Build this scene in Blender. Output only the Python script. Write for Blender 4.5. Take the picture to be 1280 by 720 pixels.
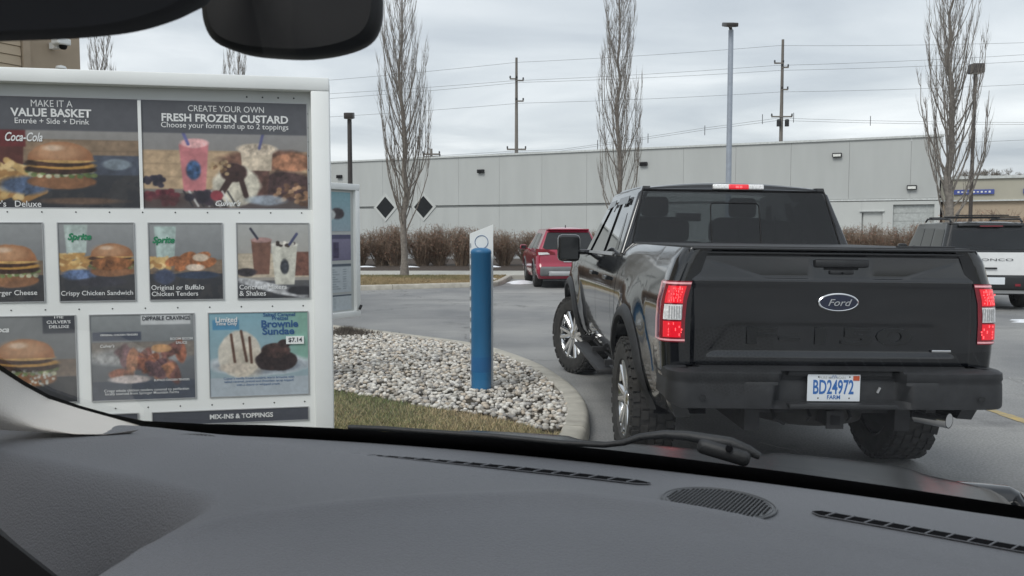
import bpy, bmesh, math, random
import numpy as np
from mathutils import Vector, Matrix, noise as mnoise
random.seed(7); RNG = np.random.default_rng(7)
sc = bpy.context.scene
for o in list(bpy.data.objects): bpy.data.objects.remove(o)
COL = sc.collection
R = math.radians; PI = math.pi

# ------------------------------------------------------------------ camera, sky, sun, exposure
FPX = 1067.0; PITCH = 0.0662; EYE = 1.578
cd = bpy.data.cameras.new('camera'); cam = bpy.data.objects.new('camera', cd); COL.objects.link(cam)
cam.location = (0, 0, EYE); cam.rotation_euler = (PI/2 - PITCH, 0, 0)
cd.sensor_width = 36; cd.lens = 36*FPX/1280; cd.clip_start = 0.05; cd.clip_end = 3000
cd.dof.use_dof = True; cd.dof.focus_distance = 8.0; cd.dof.aperture_fstop = 20
sc.camera = cam
SUN_EL, SUN_ROT = R(48), R(215)          # overcast sun behind the viewer
w = bpy.data.worlds.new("World"); sc.world = w; w.use_nodes = True
nt = w.node_tree; nt.nodes.clear()
def wn(t, **k):
    n = nt.nodes.new(t)
    for a, b in k.items(): setattr(n, a, b)
    return n
out = wn('ShaderNodeOutputWorld'); bg = wn('ShaderNodeBackground')
sky = wn('ShaderNodeTexSky', sky_type='NISHITA', sun_disc=False, sun_elevation=SUN_EL, sun_rotation=SUN_ROT, air_density=1.4, dust_density=2.0)
tc = wn('ShaderNodeTexCoord'); sep = wn('ShaderNodeSeparateXYZ')
mx = wn('ShaderNodeMath', operation='MAXIMUM'); mx.inputs[1].default_value = 0.0
ad = wn('ShaderNodeMath', operation='ADD'); ad.inputs[1].default_value = 0.10
dv = wn('ShaderNodeVectorMath', operation='DIVIDE'); cmb = wn('ShaderNodeCombineXYZ')
L_ = nt.links.new
L_(tc.outputs['Generated'], sep.inputs[0]); L_(sep.outputs['Z'], mx.inputs[0]); L_(mx.outputs[0], ad.inputs[0])
for i in range(3): L_(ad.outputs[0], cmb.inputs[i])
L_(tc.outputs['Generated'], dv.inputs[0]); L_(cmb.outputs[0], dv.inputs[1])
mp = wn('ShaderNodeMapping'); mp.inputs['Scale'].default_value = (0.8, 0.85, 0.0); L_(dv.outputs[0], mp.inputs[0])
nz = wn('ShaderNodeTexNoise'); nz.inputs['Scale'].default_value = .9; nz.inputs['Detail'].default_value = 7; nz.inputs['Roughness'].default_value = .5; nz.inputs['Distortion'].default_value = .5
L_(mp.outputs[0], nz.inputs['Vector'])
cr = wn('ShaderNodeValToRGB'); e = cr.color_ramp.elements
e[0].position = .30; e[0].color = (.43, .47, .53, 1); e[1].position = .70; e[1].color = (.88, .90, .93, 1)
m_ = cr.color_ramp.elements.new(.5); m_.color = (.625, .66, .705, 1)
L_(nz.outputs['Fac'], cr.inputs[0])
sm = wn('ShaderNodeVectorMath', operation='SCALE'); sm.inputs['Scale'].default_value = 10.0   # background strength 0.1 below
L_(cr.outputs[0], sm.inputs[0])
mixw = wn('ShaderNodeMixRGB'); mixw.inputs['Fac'].default_value = .90
L_(sky.outputs[0], mixw.inputs['Color1']); L_(sm.outputs[0], mixw.inputs['Color2'])
L_(mixw.outputs[0], bg.inputs['Color']); bg.inputs['Strength'].default_value = 0.10
L_(bg.outputs[0], out.inputs['Surface'])
sl = bpy.data.lights.new('sun', 'SUN'); sl.energy = 1.5; sl.angle = R(25); sl.color = (1, .965, .92)
so = bpy.data.objects.new('sun', sl); COL.objects.link(so)
so.rotation_euler = (PI/2 - SUN_EL, 0, R(-35))
sc.view_settings.view_transform = 'Standard'; sc.view_settings.look = 'None'; sc.view_settings.exposure = 0.30; sc.view_settings.gamma = 1
sc.render.engine = 'CYCLES'
sc.cycles.transparent_max_bounces = 24; sc.cycles.max_bounces = 8

# ------------------------------------------------------------------ helpers
def ray(px, py):
    a = (px-640)/FPX; b = (360-py)/FPX
    return Vector((a, math.cos(PITCH)+b*math.sin(PITCH), -math.sin(PITCH)+b*math.cos(PITCH)))
def at(px, py, Y=None, z=None):
    d = ray(px, py); t = Y/d.y if Y is not None else (z-EYE)/d.z
    return Vector((0, 0, EYE)) + d*t
def tag(o, label=None, cat=None, group=None, kind=None):
    if label: o['label'] = label
    if cat: o['category'] = cat
    if group: o['group'] = group
    if kind: o['kind'] = kind
    return o
def empty(name, loc=(0,0,0), rz=0, rx=0, ry=0):
    o = bpy.data.objects.new(name, None); COL.objects.link(o); o.location = loc; o.rotation_euler = (rx, ry, rz); o.empty_display_size = .2
    return o
def copy_tree(o, parent=None):
    c = o.copy(); COL.objects.link(c); c.parent = parent
    for ch in list(o.children): copy_tree(ch, c)
    return c
class MB:
    def __init__(s): s.v = []; s.f = []; s.m = []
    def add(s, vs, fs, mi=0):
        b = len(s.v); s.v += [tuple(v) for v in vs]; s.f += [tuple(i+b for i in f) for f in fs]; s.m += [mi]*len(fs); return s
    def box(s, c, d, mi=0, rz=0, rx=0, ry=0, bev=0):
        M = Matrix.Rotation(rz, 3, 'Z') @ Matrix.Rotation(rx, 3, 'X') @ Matrix.Rotation(ry, 3, 'Y'); c = Vector(c)
        x, y, z = d[0]/2, d[1]/2, d[2]/2
        if bev <= 0:
            vs = [c + M @ Vector((sx*x, sy*y, sz*z)) for sz in (-1, 1) for sy in (-1, 1) for sx in (-1, 1)]
            return s.add(vs, [(0,2,3,1),(4,5,7,6),(0,1,5,4),(2,6,7,3),(0,4,6,2),(1,3,7,5)], mi)
        bm = bmesh.new(); bmesh.ops.create_cube(bm, size=1)
        for v in bm.verts: v.co = Vector((v.co.x*d[0], v.co.y*d[1], v.co.z*d[2]))
        bmesh.ops.bevel(bm, geom=bm.edges[:], offset=bev, segments=2, affect='EDGES', profile=.5)
        bm.verts.index_update(); vs = [c + M @ v.co for v in bm.verts]; fs = [[v.index for v in f.verts] for f in bm.faces]; bm.free()
        return s.add(vs, fs, mi)
    def prism(s, poly, fn0, fn1, mi=0):
        n = len(poly); vs = [fn0(*p) for p in poly] + [fn1(*p) for p in poly]
        fs = [tuple(range(n-1, -1, -1)), tuple(range(n, 2*n))] + [(i, (i+1) % n, n+(i+1) % n, n+i) for i in range(n)]
        return s.add(vs, fs, mi)
    def tube(s, pts, rad, n=6, mi=0, cap=True):
        pts = [Vector(p) for p in pts]
        if not hasattr(rad, '__len__'): rad = [rad]*len(pts)
        vs = []; up = Vector((0, 0, 1)); prev = None
        for i, p in enumerate(pts):
            t = (pts[min(i+1, len(pts)-1)] - pts[max(i-1, 0)]).normalized()
            if prev is None:
                a = t.cross(up);
                if a.length < .1: a = t.cross(Vector((1, 0, 0)))
                a.normalize()
            else:
                a = prev - t*prev.dot(t); a.normalize()
            prev = a; b = t.cross(a)
            for k in range(n):
                an = 2*PI*k/n; vs.append(p + (a*math.cos(an)+b*math.sin(an))*rad[i])
        fs = []
        for i in range(len(pts)-1):
            for k in range(n): fs.append((i*n+k, i*n+(k+1) % n, (i+1)*n+(k+1) % n, (i+1)*n+k))
        if cap: fs.append(tuple(range(n-1, -1, -1))); fs.append(tuple((len(pts)-1)*n+k for k in range(n)))
        return s.add(vs, fs, mi)
    def lathe(s, prof, n=32, axis='Z', c=(0,0,0), mi=0):
        c = Vector(c); vs = []
        for (a, r) in prof:
            for k in range(n):
                an = 2*PI*k/n; x, y = r*math.cos(an), r*math.sin(an)
                vs.append(c + (Vector((x, y, a)) if axis == 'Z' else Vector((a, x, y)) if axis == 'X' else Vector((y, a, x))))
        fs = [(i*n+k, i*n+(k+1) % n, (i+1)*n+(k+1) % n, (i+1)*n+k) for i in range(len(prof)-1) for k in range(n)]
        return s.add(vs, fs, mi)
    def disc(s, c, r, n=24, axis='Y', mi=0, ry=None):
        c = Vector(c); ry = ry or r; vs = []
        for k in range(n):
            an = 2*PI*k/n; x, y = r*math.cos(an), ry*math.sin(an)
            vs.append(c + (Vector((x, 0, y)) if axis == 'Y' else Vector((0, x, y)) if axis == 'X' else Vector((x, y, 0))))
        return s.add(vs, [tuple(range(n))], mi)
    def grid(s, nu, nv, fn, mi=0, closed=False):
        vs = [fn(i/(nu-1) if not closed else i/nu, j/(nv-1)) for j in range(nv) for i in range(nu)]
        fs = []
        for j in range(nv-1):
            for i in range(nu if closed else nu-1):
                i2 = (i+1) % nu; fs.append((j*nu+i, j*nu+i2, (j+1)*nu+i2, (j+1)*nu+i))
        return s.add(vs, fs, mi)
    def build(s, name, mats, parent=None, smooth=None, loc=None, recalc=True, solid=0):
        me = bpy.data.meshes.new(name); me.from_pydata([tuple(v) for v in s.v], [], s.f)
        if not isinstance(mats, (list, tuple)): mats = [mats]
        for m in mats: me.materials.append(m)
        if len(mats) > 1: me.polygons.foreach_set('material_index', s.m)
        if recalc:
            bm = bmesh.new(); bm.from_mesh(me); bmesh.ops.remove_doubles(bm, verts=bm.verts, dist=1e-5); bmesh.ops.recalc_face_normals(bm, faces=bm.faces); bm.to_mesh(me); bm.free()
        if smooth is not None:
            me.shade_smooth(); me.set_sharp_from_angle(angle=R(smooth))
        o = bpy.data.objects.new(name, me); COL.objects.link(o)
        if parent: o.parent = parent
        if loc is not None: o.location = loc
        if solid:
            md = o.modifiers.new('s', 'SOLIDIFY'); md.thickness = solid; md.offset = 0
        return o
def arrays_obj(name, V, F, mat, cols=None, parent=None, smooth=False):
    V = np.asarray(V, dtype=np.float32); F = np.asarray(F, dtype=np.int32); k = F.shape[1]
    me = bpy.data.meshes.new(name); me.vertices.add(len(V)); me.vertices.foreach_set('co', V.ravel())
    me.loops.add(F.size); me.loops.foreach_set('vertex_index', F.ravel())
    me.polygons.add(len(F)); me.polygons.foreach_set('loop_start', np.arange(0, F.size, k, dtype=np.int32))
    me.update(calc_edges=True)
    if cols is not None:
        a = me.color_attributes.new('Col', 'FLOAT_COLOR', 'POINT'); c = np.ones((len(V), 4), np.float32); c[:, :3] = cols; a.data.foreach_set('color', c.ravel())
    me.materials.append(mat)
    if smooth: me.shade_smooth()
    o = bpy.data.objects.new(name, me); COL.objects.link(o)
    if parent: o.parent = parent
    return o

# ------------------------------------------------------------------ materials
MATS = {}
def mat(name, col, rough=.6, metal=0., var=.15, scale=8., bump=0., bscale=None, emit=None, es=0., coat=0., spec=.5, detail=5, col2=None, obj=True, stretch=None, attr=False):
    m = bpy.data.materials.new(name); m.use_nodes = True; n = m.node_tree; P = n.nodes['Principled BSDF']; K = n.links.new
    P.inputs['Roughness'].default_value = rough; P.inputs['Metallic'].default_value = metal; P.inputs['Coat Weight'].default_value = coat
    P.inputs['Coat Roughness'].default_value = .04; P.inputs['Specular IOR Level'].default_value = spec
    c = (*col, 1)
    t = n.nodes.new('ShaderNodeTexCoord'); src = t.outputs['Object' if obj else 'Generated']
    if stretch:
        mm = n.nodes.new('ShaderNodeMapping'); mm.inputs['Scale'].default_value = stretch; K(src, mm.inputs[0]); src = mm.outputs[0]
    N = n.nodes.new('ShaderNodeTexNoise'); N.inputs['Scale'].default_value = scale; N.inputs['Detail'].default_value = detail; K(src, N.inputs['Vector'])
    rp = n.nodes.new('ShaderNodeValToRGB'); E_ = rp.color_ramp.elements
    E_[0].position = .3; E_[1].position = .7
    if attr:
        A = n.nodes.new('ShaderNodeAttribute'); A.attribute_name = 'Col'
        E_[0].color = (1-var, 1-var, 1-var, 1); E_[1].color = (1+var, 1+var, 1+var, 1)
        mu = n.nodes.new('ShaderNodeMixRGB'); mu.blend_type = 'MULTIPLY'; mu.inputs['Fac'].default_value = 1
        K(N.outputs['Fac'], rp.inputs[0]); K(A.outputs['Color'], mu.inputs[1]); K(rp.outputs[0], mu.inputs[2]); K(mu.outputs[0], P.inputs['Base Color'])
    else:
        b = col2 or tuple(min(1, x*(1+var)) for x in col); a = col if col2 else tuple(x*(1-var) for x in col)
        E_[0].color = (*a, 1); E_[1].color = (*b, 1); K(N.outputs['Fac'], rp.inputs[0]); K(rp.outputs[0], P.inputs['Base Color'])
    if bump:
        N2 = n.nodes.new('ShaderNodeTexNoise'); N2.inputs['Scale'].default_value = bscale or scale*6; N2.inputs['Detail'].default_value = 3; K(src, N2.inputs['Vector'])
        B = n.nodes.new('ShaderNodeBump'); B.inputs['Strength'].default_value = bump; B.inputs['Distance'].default_value = .01; K(N2.outputs['Fac'], B.inputs['Height']); K(B.outputs[0], P.inputs['Normal'])
    if emit: P.inputs['Emission Color'].default_value = (*emit, 1); P.inputs['Emission Strength'].default_value = es
    MATS[name] = m; return m
def glass(name, tint=(.9,.95,.93), k=1.6, ior=1.5):
    m = bpy.data.materials.new(name); m.use_nodes = True; n = m.node_tree; n.nodes.clear(); K = n.links.new
    o = n.nodes.new('ShaderNodeOutputMaterial'); mi = n.nodes.new('ShaderNodeMixShader'); T = n.nodes.new('ShaderNodeBsdfTransparent'); G = n.nodes.new('ShaderNodeBsdfGlossy')
    G.inputs['Roughness'].default_value = 0.0; T.inputs[0].default_value = (*tint, 1)
    lw = n.nodes.new('ShaderNodeLayerWeight'); lw.inputs['Blend'].default_value = .5      # facing = 1 - |cos|, the same from both sides
    pw = n.nodes.new('ShaderNodeMath'); pw.operation = 'POWER'; pw.inputs[1].default_value = 5.0; K(lw.outputs['Facing'], pw.inputs[0])
    ma = n.nodes.new('ShaderNodeMath'); ma.operation = 'MULTIPLY_ADD'; ma.inputs[1].default_value = .96; ma.inputs[2].default_value = .04; K(pw.outputs[0], ma.inputs[0])
    mm = n.nodes.new('ShaderNodeMath'); mm.operation = 'MULTIPLY'; mm.inputs[1].default_value = k; mm.use_clamp = True
    K(ma.outputs[0], mm.inputs[0]); K(mm.outputs[0], mi.inputs[0]); K(T.outputs[0], mi.inputs[1]); K(G.outputs[0], mi.inputs[2]); K(mi.outputs[0], o.inputs[0])
    return m
M_white = mat('white_paint', (.83,.85,.84), .45, var=.04, scale=3, bump=.05)
M_frame_in = mat('grey_backing', (.50,.52,.51), .5, var=.05, scale=4)
M_print = mat('printed_sheet', (.5,.5,.5), .35, var=.06, scale=30, attr=True, spec=.4)
M_letter_w = mat('white_print', (.74,.75,.75), .5, var=.02)
M_letter_k = mat('dark_print', (.035,.04,.05), .5, var=.02)
M_letter_g = mat('green_print', (.02,.22,.10), .5, var=.02)
M_letter_b = mat('blue_print', (.03,.10,.25), .5, var=.02)
M_truck = mat('black_car_paint', (.005,.006,.008), .10, var=.2, scale=3, coat=.8, bump=.0)
M_dust = mat('dusty_black_paint', (.010,.011,.012), .25, var=.35, scale=5, coat=.35)
M_plast = mat('black_plastic', (.016,.017,.019), .55, var=.25, scale=20, bump=.12, bscale=300)
M_rubber = mat('tyre_rubber', (.022,.022,.022), .8, var=.3, scale=14, bump=.2, bscale=80, col2=(.045,.043,.04))
M_chrome = mat('chrome', (.78,.79,.8), .14, 1., var=.05)
M_alloy = mat('alloy_rim', (.50,.51,.53), .28, 1., var=.1, scale=12)
M_dark = mat('dark_metal', (.03,.03,.032), .6, .3, var=.3, scale=12)
M_redlamp = mat('red_lamp_lit', (.42,.004,.012), .2, var=.1, scale=60, coat=1., emit=(1,.012,.03), es=.42)
M_redlamp2 = mat('red_lamp_bright', (.8,.05,.05), .25, var=.1, scale=60, emit=(1,.10,.11), es=1.5)
M_redlens = mat('red_lens', (.16,.004,.014), .12, var=.15, scale=60, coat=1., emit=(1,.02,.05), es=.03)
M_clearlamp = mat('clear_lamp', (.78,.78,.78), .18, var=.25, scale=70, coat=1.)
M_pinklens = mat('pale_lens_edge', (.72,.38,.42), .2, var=.1, scale=60, coat=1., emit=(1,.3,.3), es=.15)
M_glass_t = glass('tinted_glass', (.34,.36,.37), 1.2)
M_glass_s = glass('side_glass', (.12,.13,.14), 1.6)
M_glass_w = glass('windshield_glass', (.955,.975,.97), .6)
M_glass_d = mat('dark_car_glass', (.018,.02,.022), .08, var=.2, scale=2, spec=.45)
M_red = mat('red_car_paint', (.32,.014,.045), .25, var=.08, scale=2, coat=.9)
M_wcar = mat('white_car_paint', (.74,.75,.75), .3, var=.03, coat=.7)
M_greyclad = mat('grey_cladding', (.13,.135,.14), .5, var=.1)
M_silver = mat('silver_trim', (.42,.43,.44), .4, .3, var=.05)
M_blue = mat('blue_sleeve', (.03,.17,.36), .42, var=.22, scale=4, bump=.1, bscale=60, stretch=(1,1,.25))
M_seat = mat('seat_cloth', (.03,.03,.032), .9, var=.2)
M_plate = mat('plate_white', (.72,.76,.80), .35, var=.03)
M_orange = mat('plate_sticker', (.55,.09,.03), .5)
M_ford = mat('badge_blue', (.005,.010,.035), .2, coat=1.)
M_galv = mat('galvanised_pole', (.34,.38,.44), .5, .2, var=.08)
M_poledark = mat('dark_bronze_pole', (.045,.04,.038), .5, var=.15)
M_polebr = mat('brown_pole', (.05,.042,.038), .55, var=.15)
M_wood = mat('weathered_wood', (.16,.145,.13), .85, var=.3, scale=5, stretch=(1,1,.1))
M_wire = mat('wire', (.12,.125,.13), .6)
M_twig = mat('bark', (.20,.18,.16), .9, var=.3, scale=12, bump=.3)
M_shrub = mat('shrub_twigs', (.19,.10,.075), .9, var=.25, attr=True)
M_dash = mat('dashboard_vinyl', (.145,.150,.163), .55, var=.08, scale=3, bump=.35, bscale=420, spec=.35)
M_dashd = mat('vent_black', (.003,.003,.004), .9, spec=.05)
M_grille = mat('grille_grey', (.10,.105,.112), .6)
M_trim = mat('pillar_trim_cream', (.60,.57,.53), .8, var=.04, bump=.2, bscale=500)
M_blackint = mat('interior_black', (.006,.006,.007), .6, spec=.3)
M_visor = mat('visor_fabric', (.035,.036,.04), .9, var=.1)
M_stone = mat('river_stone', (.4,.4,.4), .8, var=.2, scale=40, attr=True)
M_blade = mat('grass_blade', (.3,.3,.2), .9, var=.1, attr=True)

def asphalt():
    m = bpy.data.materials.new('asphalt'); m.use_nodes = True; n = m.node_tree; P = n.nodes['Principled BSDF']; K = n.links.new
    t = n.nodes.new('ShaderNodeTexCoord')
    def N(s, d=6, r=.6, st=None):
        x = n.nodes.new('ShaderNodeTexNoise'); x.inputs['Scale'].default_value = s; x.inputs['Detail'].default_value = d; x.inputs['Roughness'].default_value = r
        if st:
            q = n.nodes.new('ShaderNodeMapping'); q.inputs['Scale'].default_value = st; K(t.outputs['Object'], q.inputs[0]); K(q.outputs[0], x.inputs[0])
        else: K(t.outputs['Object'], x.inputs[0])
        return x
    def ramp(src, p0, c0, p1, c1):
        r = n.nodes.new('ShaderNodeValToRGB'); e = r.color_ramp.elements; e[0].position = p0; e[0].color = (*c0, 1); e[1].position = p1; e[1].color = (*c1, 1); K(src, r.inputs[0]); return r
    def mixc(f, a, b, bt='MIX'):
        x = n.nodes.new('ShaderNodeMixRGB'); x.blend_type = bt
        if isinstance(f, float): x.inputs[0].default_value = f
        else: K(f, x.inputs[0])
        K(a, x.inputs[1]); K(b, x.inputs[2]); return x
    big = ramp(N(.35, 7).outputs['Fac'], .35, (.185,.188,.192), .68, (.33,.327,.315))
    fine = ramp(N(60, 2).outputs['Fac'], .3, (.72,.72,.72), .72, (1.25,1.25,1.25))
    st = ramp(N(.5, 5, .6, (.35,1.6,1)).outputs['Fac'], .55, (0,0,0), .75, (1,1,1))
    dark = ramp(N(99, 2).outputs['Fac'], 0, (.16,.162,.165), 1, (.17,.17,.172))
    a = mixc(st.outputs[0], big.outputs[0], dark.outputs[0]); a.inputs[0].default_value = .5
    b = mixc(1., a.outputs[0], fine.outputs[0], 'MULTIPLY')
    v = n.nodes.new('ShaderNodeTexVoronoi'); v.feature = 'DISTANCE_TO_EDGE'; v.inputs['Scale'].default_value = .16
    wv = n.nodes.new('ShaderNodeVectorMath'); wv.operation = 'ADD'; nn = N(1.3, 4); sc_ = n.nodes.new('ShaderNodeVectorMath'); sc_.operation = 'SCALE'; sc_.inputs['Scale'].default_value = 1.2
    K(nn.outputs['Color'], sc_.inputs[0]); K(sc_.outputs[0], wv.inputs[0]); K(t.outputs['Object'], wv.inputs[1]); K(wv.outputs[0], v.inputs['Vector'])
    cr_ = ramp(v.outputs['Distance'], .0015, (.5,.5,.5), .004, (1,1,1))
    oil = ramp(N(.8, 5, .65).outputs['Fac'], .28, (.62,.62,.63), .42, (1,1,1)); b = mixc(1., b.outputs[0], oil.outputs[0], 'MULTIPLY')
    c = mixc(1., b.outputs[0], cr_.outputs[0], 'MULTIPLY')
    salt = ramp(N(1.5, 9, .78, (.45,1.1,1)).outputs['Fac'], .60, (0,0,0), .76, (.6,.6,.6))
    wh = ramp(N(20).outputs['Fac'], 0, (.38,.38,.38), 1, (.40,.40,.40))
    d = mixc(salt.outputs[0], c.outputs[0], wh.outputs[0])
    K(d.outputs[0], P.inputs['Base Color']); P.inputs['Roughness'].default_value = .82
    B = n.nodes.new('ShaderNodeBump'); B.inputs['Strength'].default_value = .35; B.inputs['Distance'].default_value = .01; K(N(90, 3).outputs['Fac'], B.inputs['Height']); K(B.outputs[0], P.inputs['Normal'])
    return m
M_asph = asphalt()
M_conc = mat('kerb_concrete', (.41,.39,.34), .85, var=.2, scale=6, bump=.3, bscale=60)
M_walk = mat('sidewalk_concrete', (.42,.41,.37), .85, var=.12, scale=2, bump=.2)
M_drygrass = mat('dry_grass_soil', (.18,.15,.085), .95, var=.3, scale=2.2, col2=(.34,.26,.15), bump=.6, bscale=30)
M_mulch = mat('mulch', (.05,.035,.025), .95, var=.5, scale=8, bump=.8, bscale=30)
M_soil = mat('bed_soil', (.10,.085,.06), .95, var=.4, scale=10, bump=.5)
M_field = mat('far_ground', (.16,.15,.10), .95, var=.2, scale=.05)
M_snow = mat('snow', (.78,.80,.84), .7, var=.08, scale=9, bump=.5, bscale=20)
M_yellow = mat('worn_yellow_paint', (.50,.36,.12), .8, var=.3, scale=14, col2=(.30,.27,.20))
M_wall = mat('painted_concrete_wall', (.44,.455,.445), .8, var=.045, scale=.9, bump=.1, bscale=8, stretch=(1,1,.22))
M_wall2 = mat('painted_concrete_lower', (.50,.515,.50), .8, var=.035, scale=.6)
M_coping = mat('roof_coping', (.55,.57,.56), .5)
M_joint = mat('joint_shadow_gap', (.20,.21,.21), .9)
M_tan = mat('tan_stucco', (.42,.34,.255), .85, var=.05, scale=5, bump=.15, bscale=80)
M_tan2 = mat('tan_siding', (.50,.41,.30), .8, var=.05, scale=5)
M_beige = mat('beige_wall', (.42,.40,.33), .85, var=.04, scale=1)
M_sign = mat('blue_sign', (.07,.10,.33), .4)
M_diam = mat('dark_glass_pane', (.018,.02,.022), .5, spec=.2)
M_lampoff = mat('lamp_lens', (.75,.76,.72), .3)

# ------------------------------------------------------------------ lettering
def lettering(txt, w_or_size, O, U, V, mat_, parent=None, name='lettering', fit='w', bold=0.0, shear=0, ext=.0003, align='CENTER', hscale=1.0, depth=0.0):
    """text lying in the plane of U (reading direction) and V (up) with its anchor at O"""
    cu = bpy.data.curves.new('t', 'FONT'); cu.body = txt; cu.size = 1; cu.align_x = align; cu.align_y = 'CENTER'; cu.offset = bold; cu.extrude = .1 if depth else 0.0; cu.shear = shear; cu.resolution_u = 3
    ob = bpy.data.objects.new('t', cu); COL.objects.link(ob)
    bpy.context.view_layer.update()
    me = bpy.data.meshes.new_from_object(ob.evaluated_get(bpy.context.evaluated_depsgraph_get()))
    bpy.data.objects.remove(ob)
    n = len(me.vertices); co = np.zeros(n*3, np.float32); me.vertices.foreach_get('co', co); co = co.reshape(-1, 3)
    wd = co[:, 0].max()-co[:, 0].min(); ht = co[:, 1].max()-co[:, 1].min()
    sy = (w_or_size/wd) if fit == 'w' else w_or_size/ht
    sx = sy*hscale if fit != 'w' else sy; sy = sy if fit != 'w' else sy*hscale
    O, U, V = np.array(O), np.array(U), np.array(V); Nn = np.cross(U, V)
    x = co[:, 0]*sx; y = (co[:, 1]-(co[:, 1].max()+co[:, 1].min())/2)*sy
    P_ = O + x[:, None]*U + y[:, None]*V + Nn*ext + (co[:, 2:3]*10*depth)*Nn
    me.vertices.foreach_set('co', P_.astype(np.float32).ravel()); me.materials.clear(); me.materials.append(mat_); me.update(); me.name = name
    o = bpy.data.objects.new(name, me); COL.objects.link(o)
    if parent: o.parent = parent
    return o

# ================================================================== GROUND, KERBS, BEDS
def sheet(name, poly, z, m, thick=None, kind='structure'):
    b = MB(); n = len(poly)
    if thick: b.prism(poly, lambda x, y: (x, y, z-thick), lambda x, y: (x, y, z))
    else: b.add([(x, y, z) for x, y in poly], [tuple(range(n))])
    return tag(b.build(name, m), kind=kind)
sheet('terrain', [(-1500,-1500),(1500,-1500),(1500,1500),(-1500,1500)], -.06, M_field)
sheet('parking_lot', [(-60,-40),(70,-40),(70,56),(-60,95)], 0, M_asph)
def smooth_path(P, n=6):
    P = [Vector((p[0], p[1], 0)) for p in P]; out = []
    for i in range(len(P)-1):
        p0, p1, p2, p3 = P[max(i-1,0)], P[i], P[i+1], P[min(i+2, len(P)-1)]
        for k in range(n):
            t = k/n; out.append(.5*((2*p1)+(-p0+p2)*t+(2*p0-5*p1+4*p2-p3)*t*t+(-p0+3*p1-3*p2+p3)*t**3))
    out.append(P[-1]); return out
def kerb(name, path, wd=.19, h=.13, side=1, seglen=3.0):
    """path is the outer (road side) edge; stone runs wd towards side"""
    P = smooth_path(path); b = MB(); acc = 0; run = [0]; segs = []
    for i in range(1, len(P)):
        acc += (P[i]-P[i-1]).length; run.append(i)
        if acc > seglen: segs.append(run); run = [i]; acc = 0
    if len(run) > 1: segs.append(run)
    for sgm in segs:
        vs = []; fs = []; m = len(sgm)
        for k, i in enumerate(sgm):
            t = (P[min(i+1, len(P)-1)]-P[max(i-1,0)]).normalized(); nn = Vector((-t.y, t.x, 0))*side; p = P[i].copy()
            if k == 0: p += t*.006
            if k == m-1: p -= t*.006
            for off, z in ((0,-.03),(.012,h-.03),(.035,h-.005),(.06,h),(wd-.02,h+.003),(wd,h-.012),(wd,-.03)):
                q = p+nn*off; vs.append((q.x, q.y, z))
        for k in range(m-1):
            for j in range(6): fs.append((k*7+j, k*7+j+1, (k+1)*7+j+1, (k+1)*7+j))
        fs.append(tuple(range(7))); fs.append(tuple((m-1)*7+6-j for j in range(7)))
        b.add(vs, fs)
    return tag(b.build(name, M_conc, smooth=40), kind='structure')
ISL = [(-6.5,15.2),(-3.6,13.9),(-2.27,12.8),(-1.38,12.0),(-.56,11.2),(-.22,10.7),(.28,9.48),(.55,8.31),(.64,7.53),(.63,6.8),(.52,6.0),(.3,5.0),(-.1,3.9),(-.65,2.7),(-1.35,1.2),(-2.4,-.6),(-4,-3)]
kerb('island_kerb', ISL, side=-1)
isl = smooth_path(ISL)
def inset(P, d, side=-1):
    o = []
    for i in range(len(P)):
        t = (P[min(i+1, len(P)-1)]-P[max(i-1,0)]).normalized(); o.append((P[i].x-t.y*side*d, P[i].y+t.x*side*d))
    return o
inn = inset(isl, .17)
sheet('island_bed', inn+[(-9,-3),(-9,15)], .075, M_soil)
FARK = [(-30,16.5),(-12,20.0),(-4.66,22.6),(-1.6,23.9),(-.75,24.2),(-.45,24.6),(-.25,25.6),(0.0,28.3)]
kerb('far_kerb', FARK, side=1)
fk = inset(smooth_path(FARK), .17, 1)
sheet('grass_verge_soil', fk+[(-30,28.3)], .115, M_drygrass)
sheet('sidewalk', [(-40,28.3),(34,28.3),(34,31.6),(-40,31.6)], .125, M_walk, thick=.16)
sheet('planting_bed', [(-40,31.62),(34,31.62),(34,46),(-40,46)], .12, M_mulch, thick=.16)
kerb('right_kerb', [(3.2,28.3),(3.25,24.3),(3.8,23.6),(7.2,23.2),(7.8,23.9),(7.9,28.3)], side=-1)
sheet('right_island', [(3.4,28.3),(3.42,24.4),(3.9,23.8),(7.1,23.4),(7.6,24),(7.7,28.3)], .115, M_drygrass)
# worn painted stripe by the truck
b = MB()
for i in range(26):
    y0 = 5.6+i*.14; x0 = 4.34-(y0-5.6)*.055
    wj = random.uniform(.04,.06)
    if random.random() < .04: continue
    b.add([(x0-wj, y0, .004), (x0+wj, y0, .004), (x0+wj-.0077, y0+.138, .004), (x0-wj-.0077, y0+.138, .004)], [(0,1,2,3)])
tag(b.build('painted_line', M_yellow), kind='structure')
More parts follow.
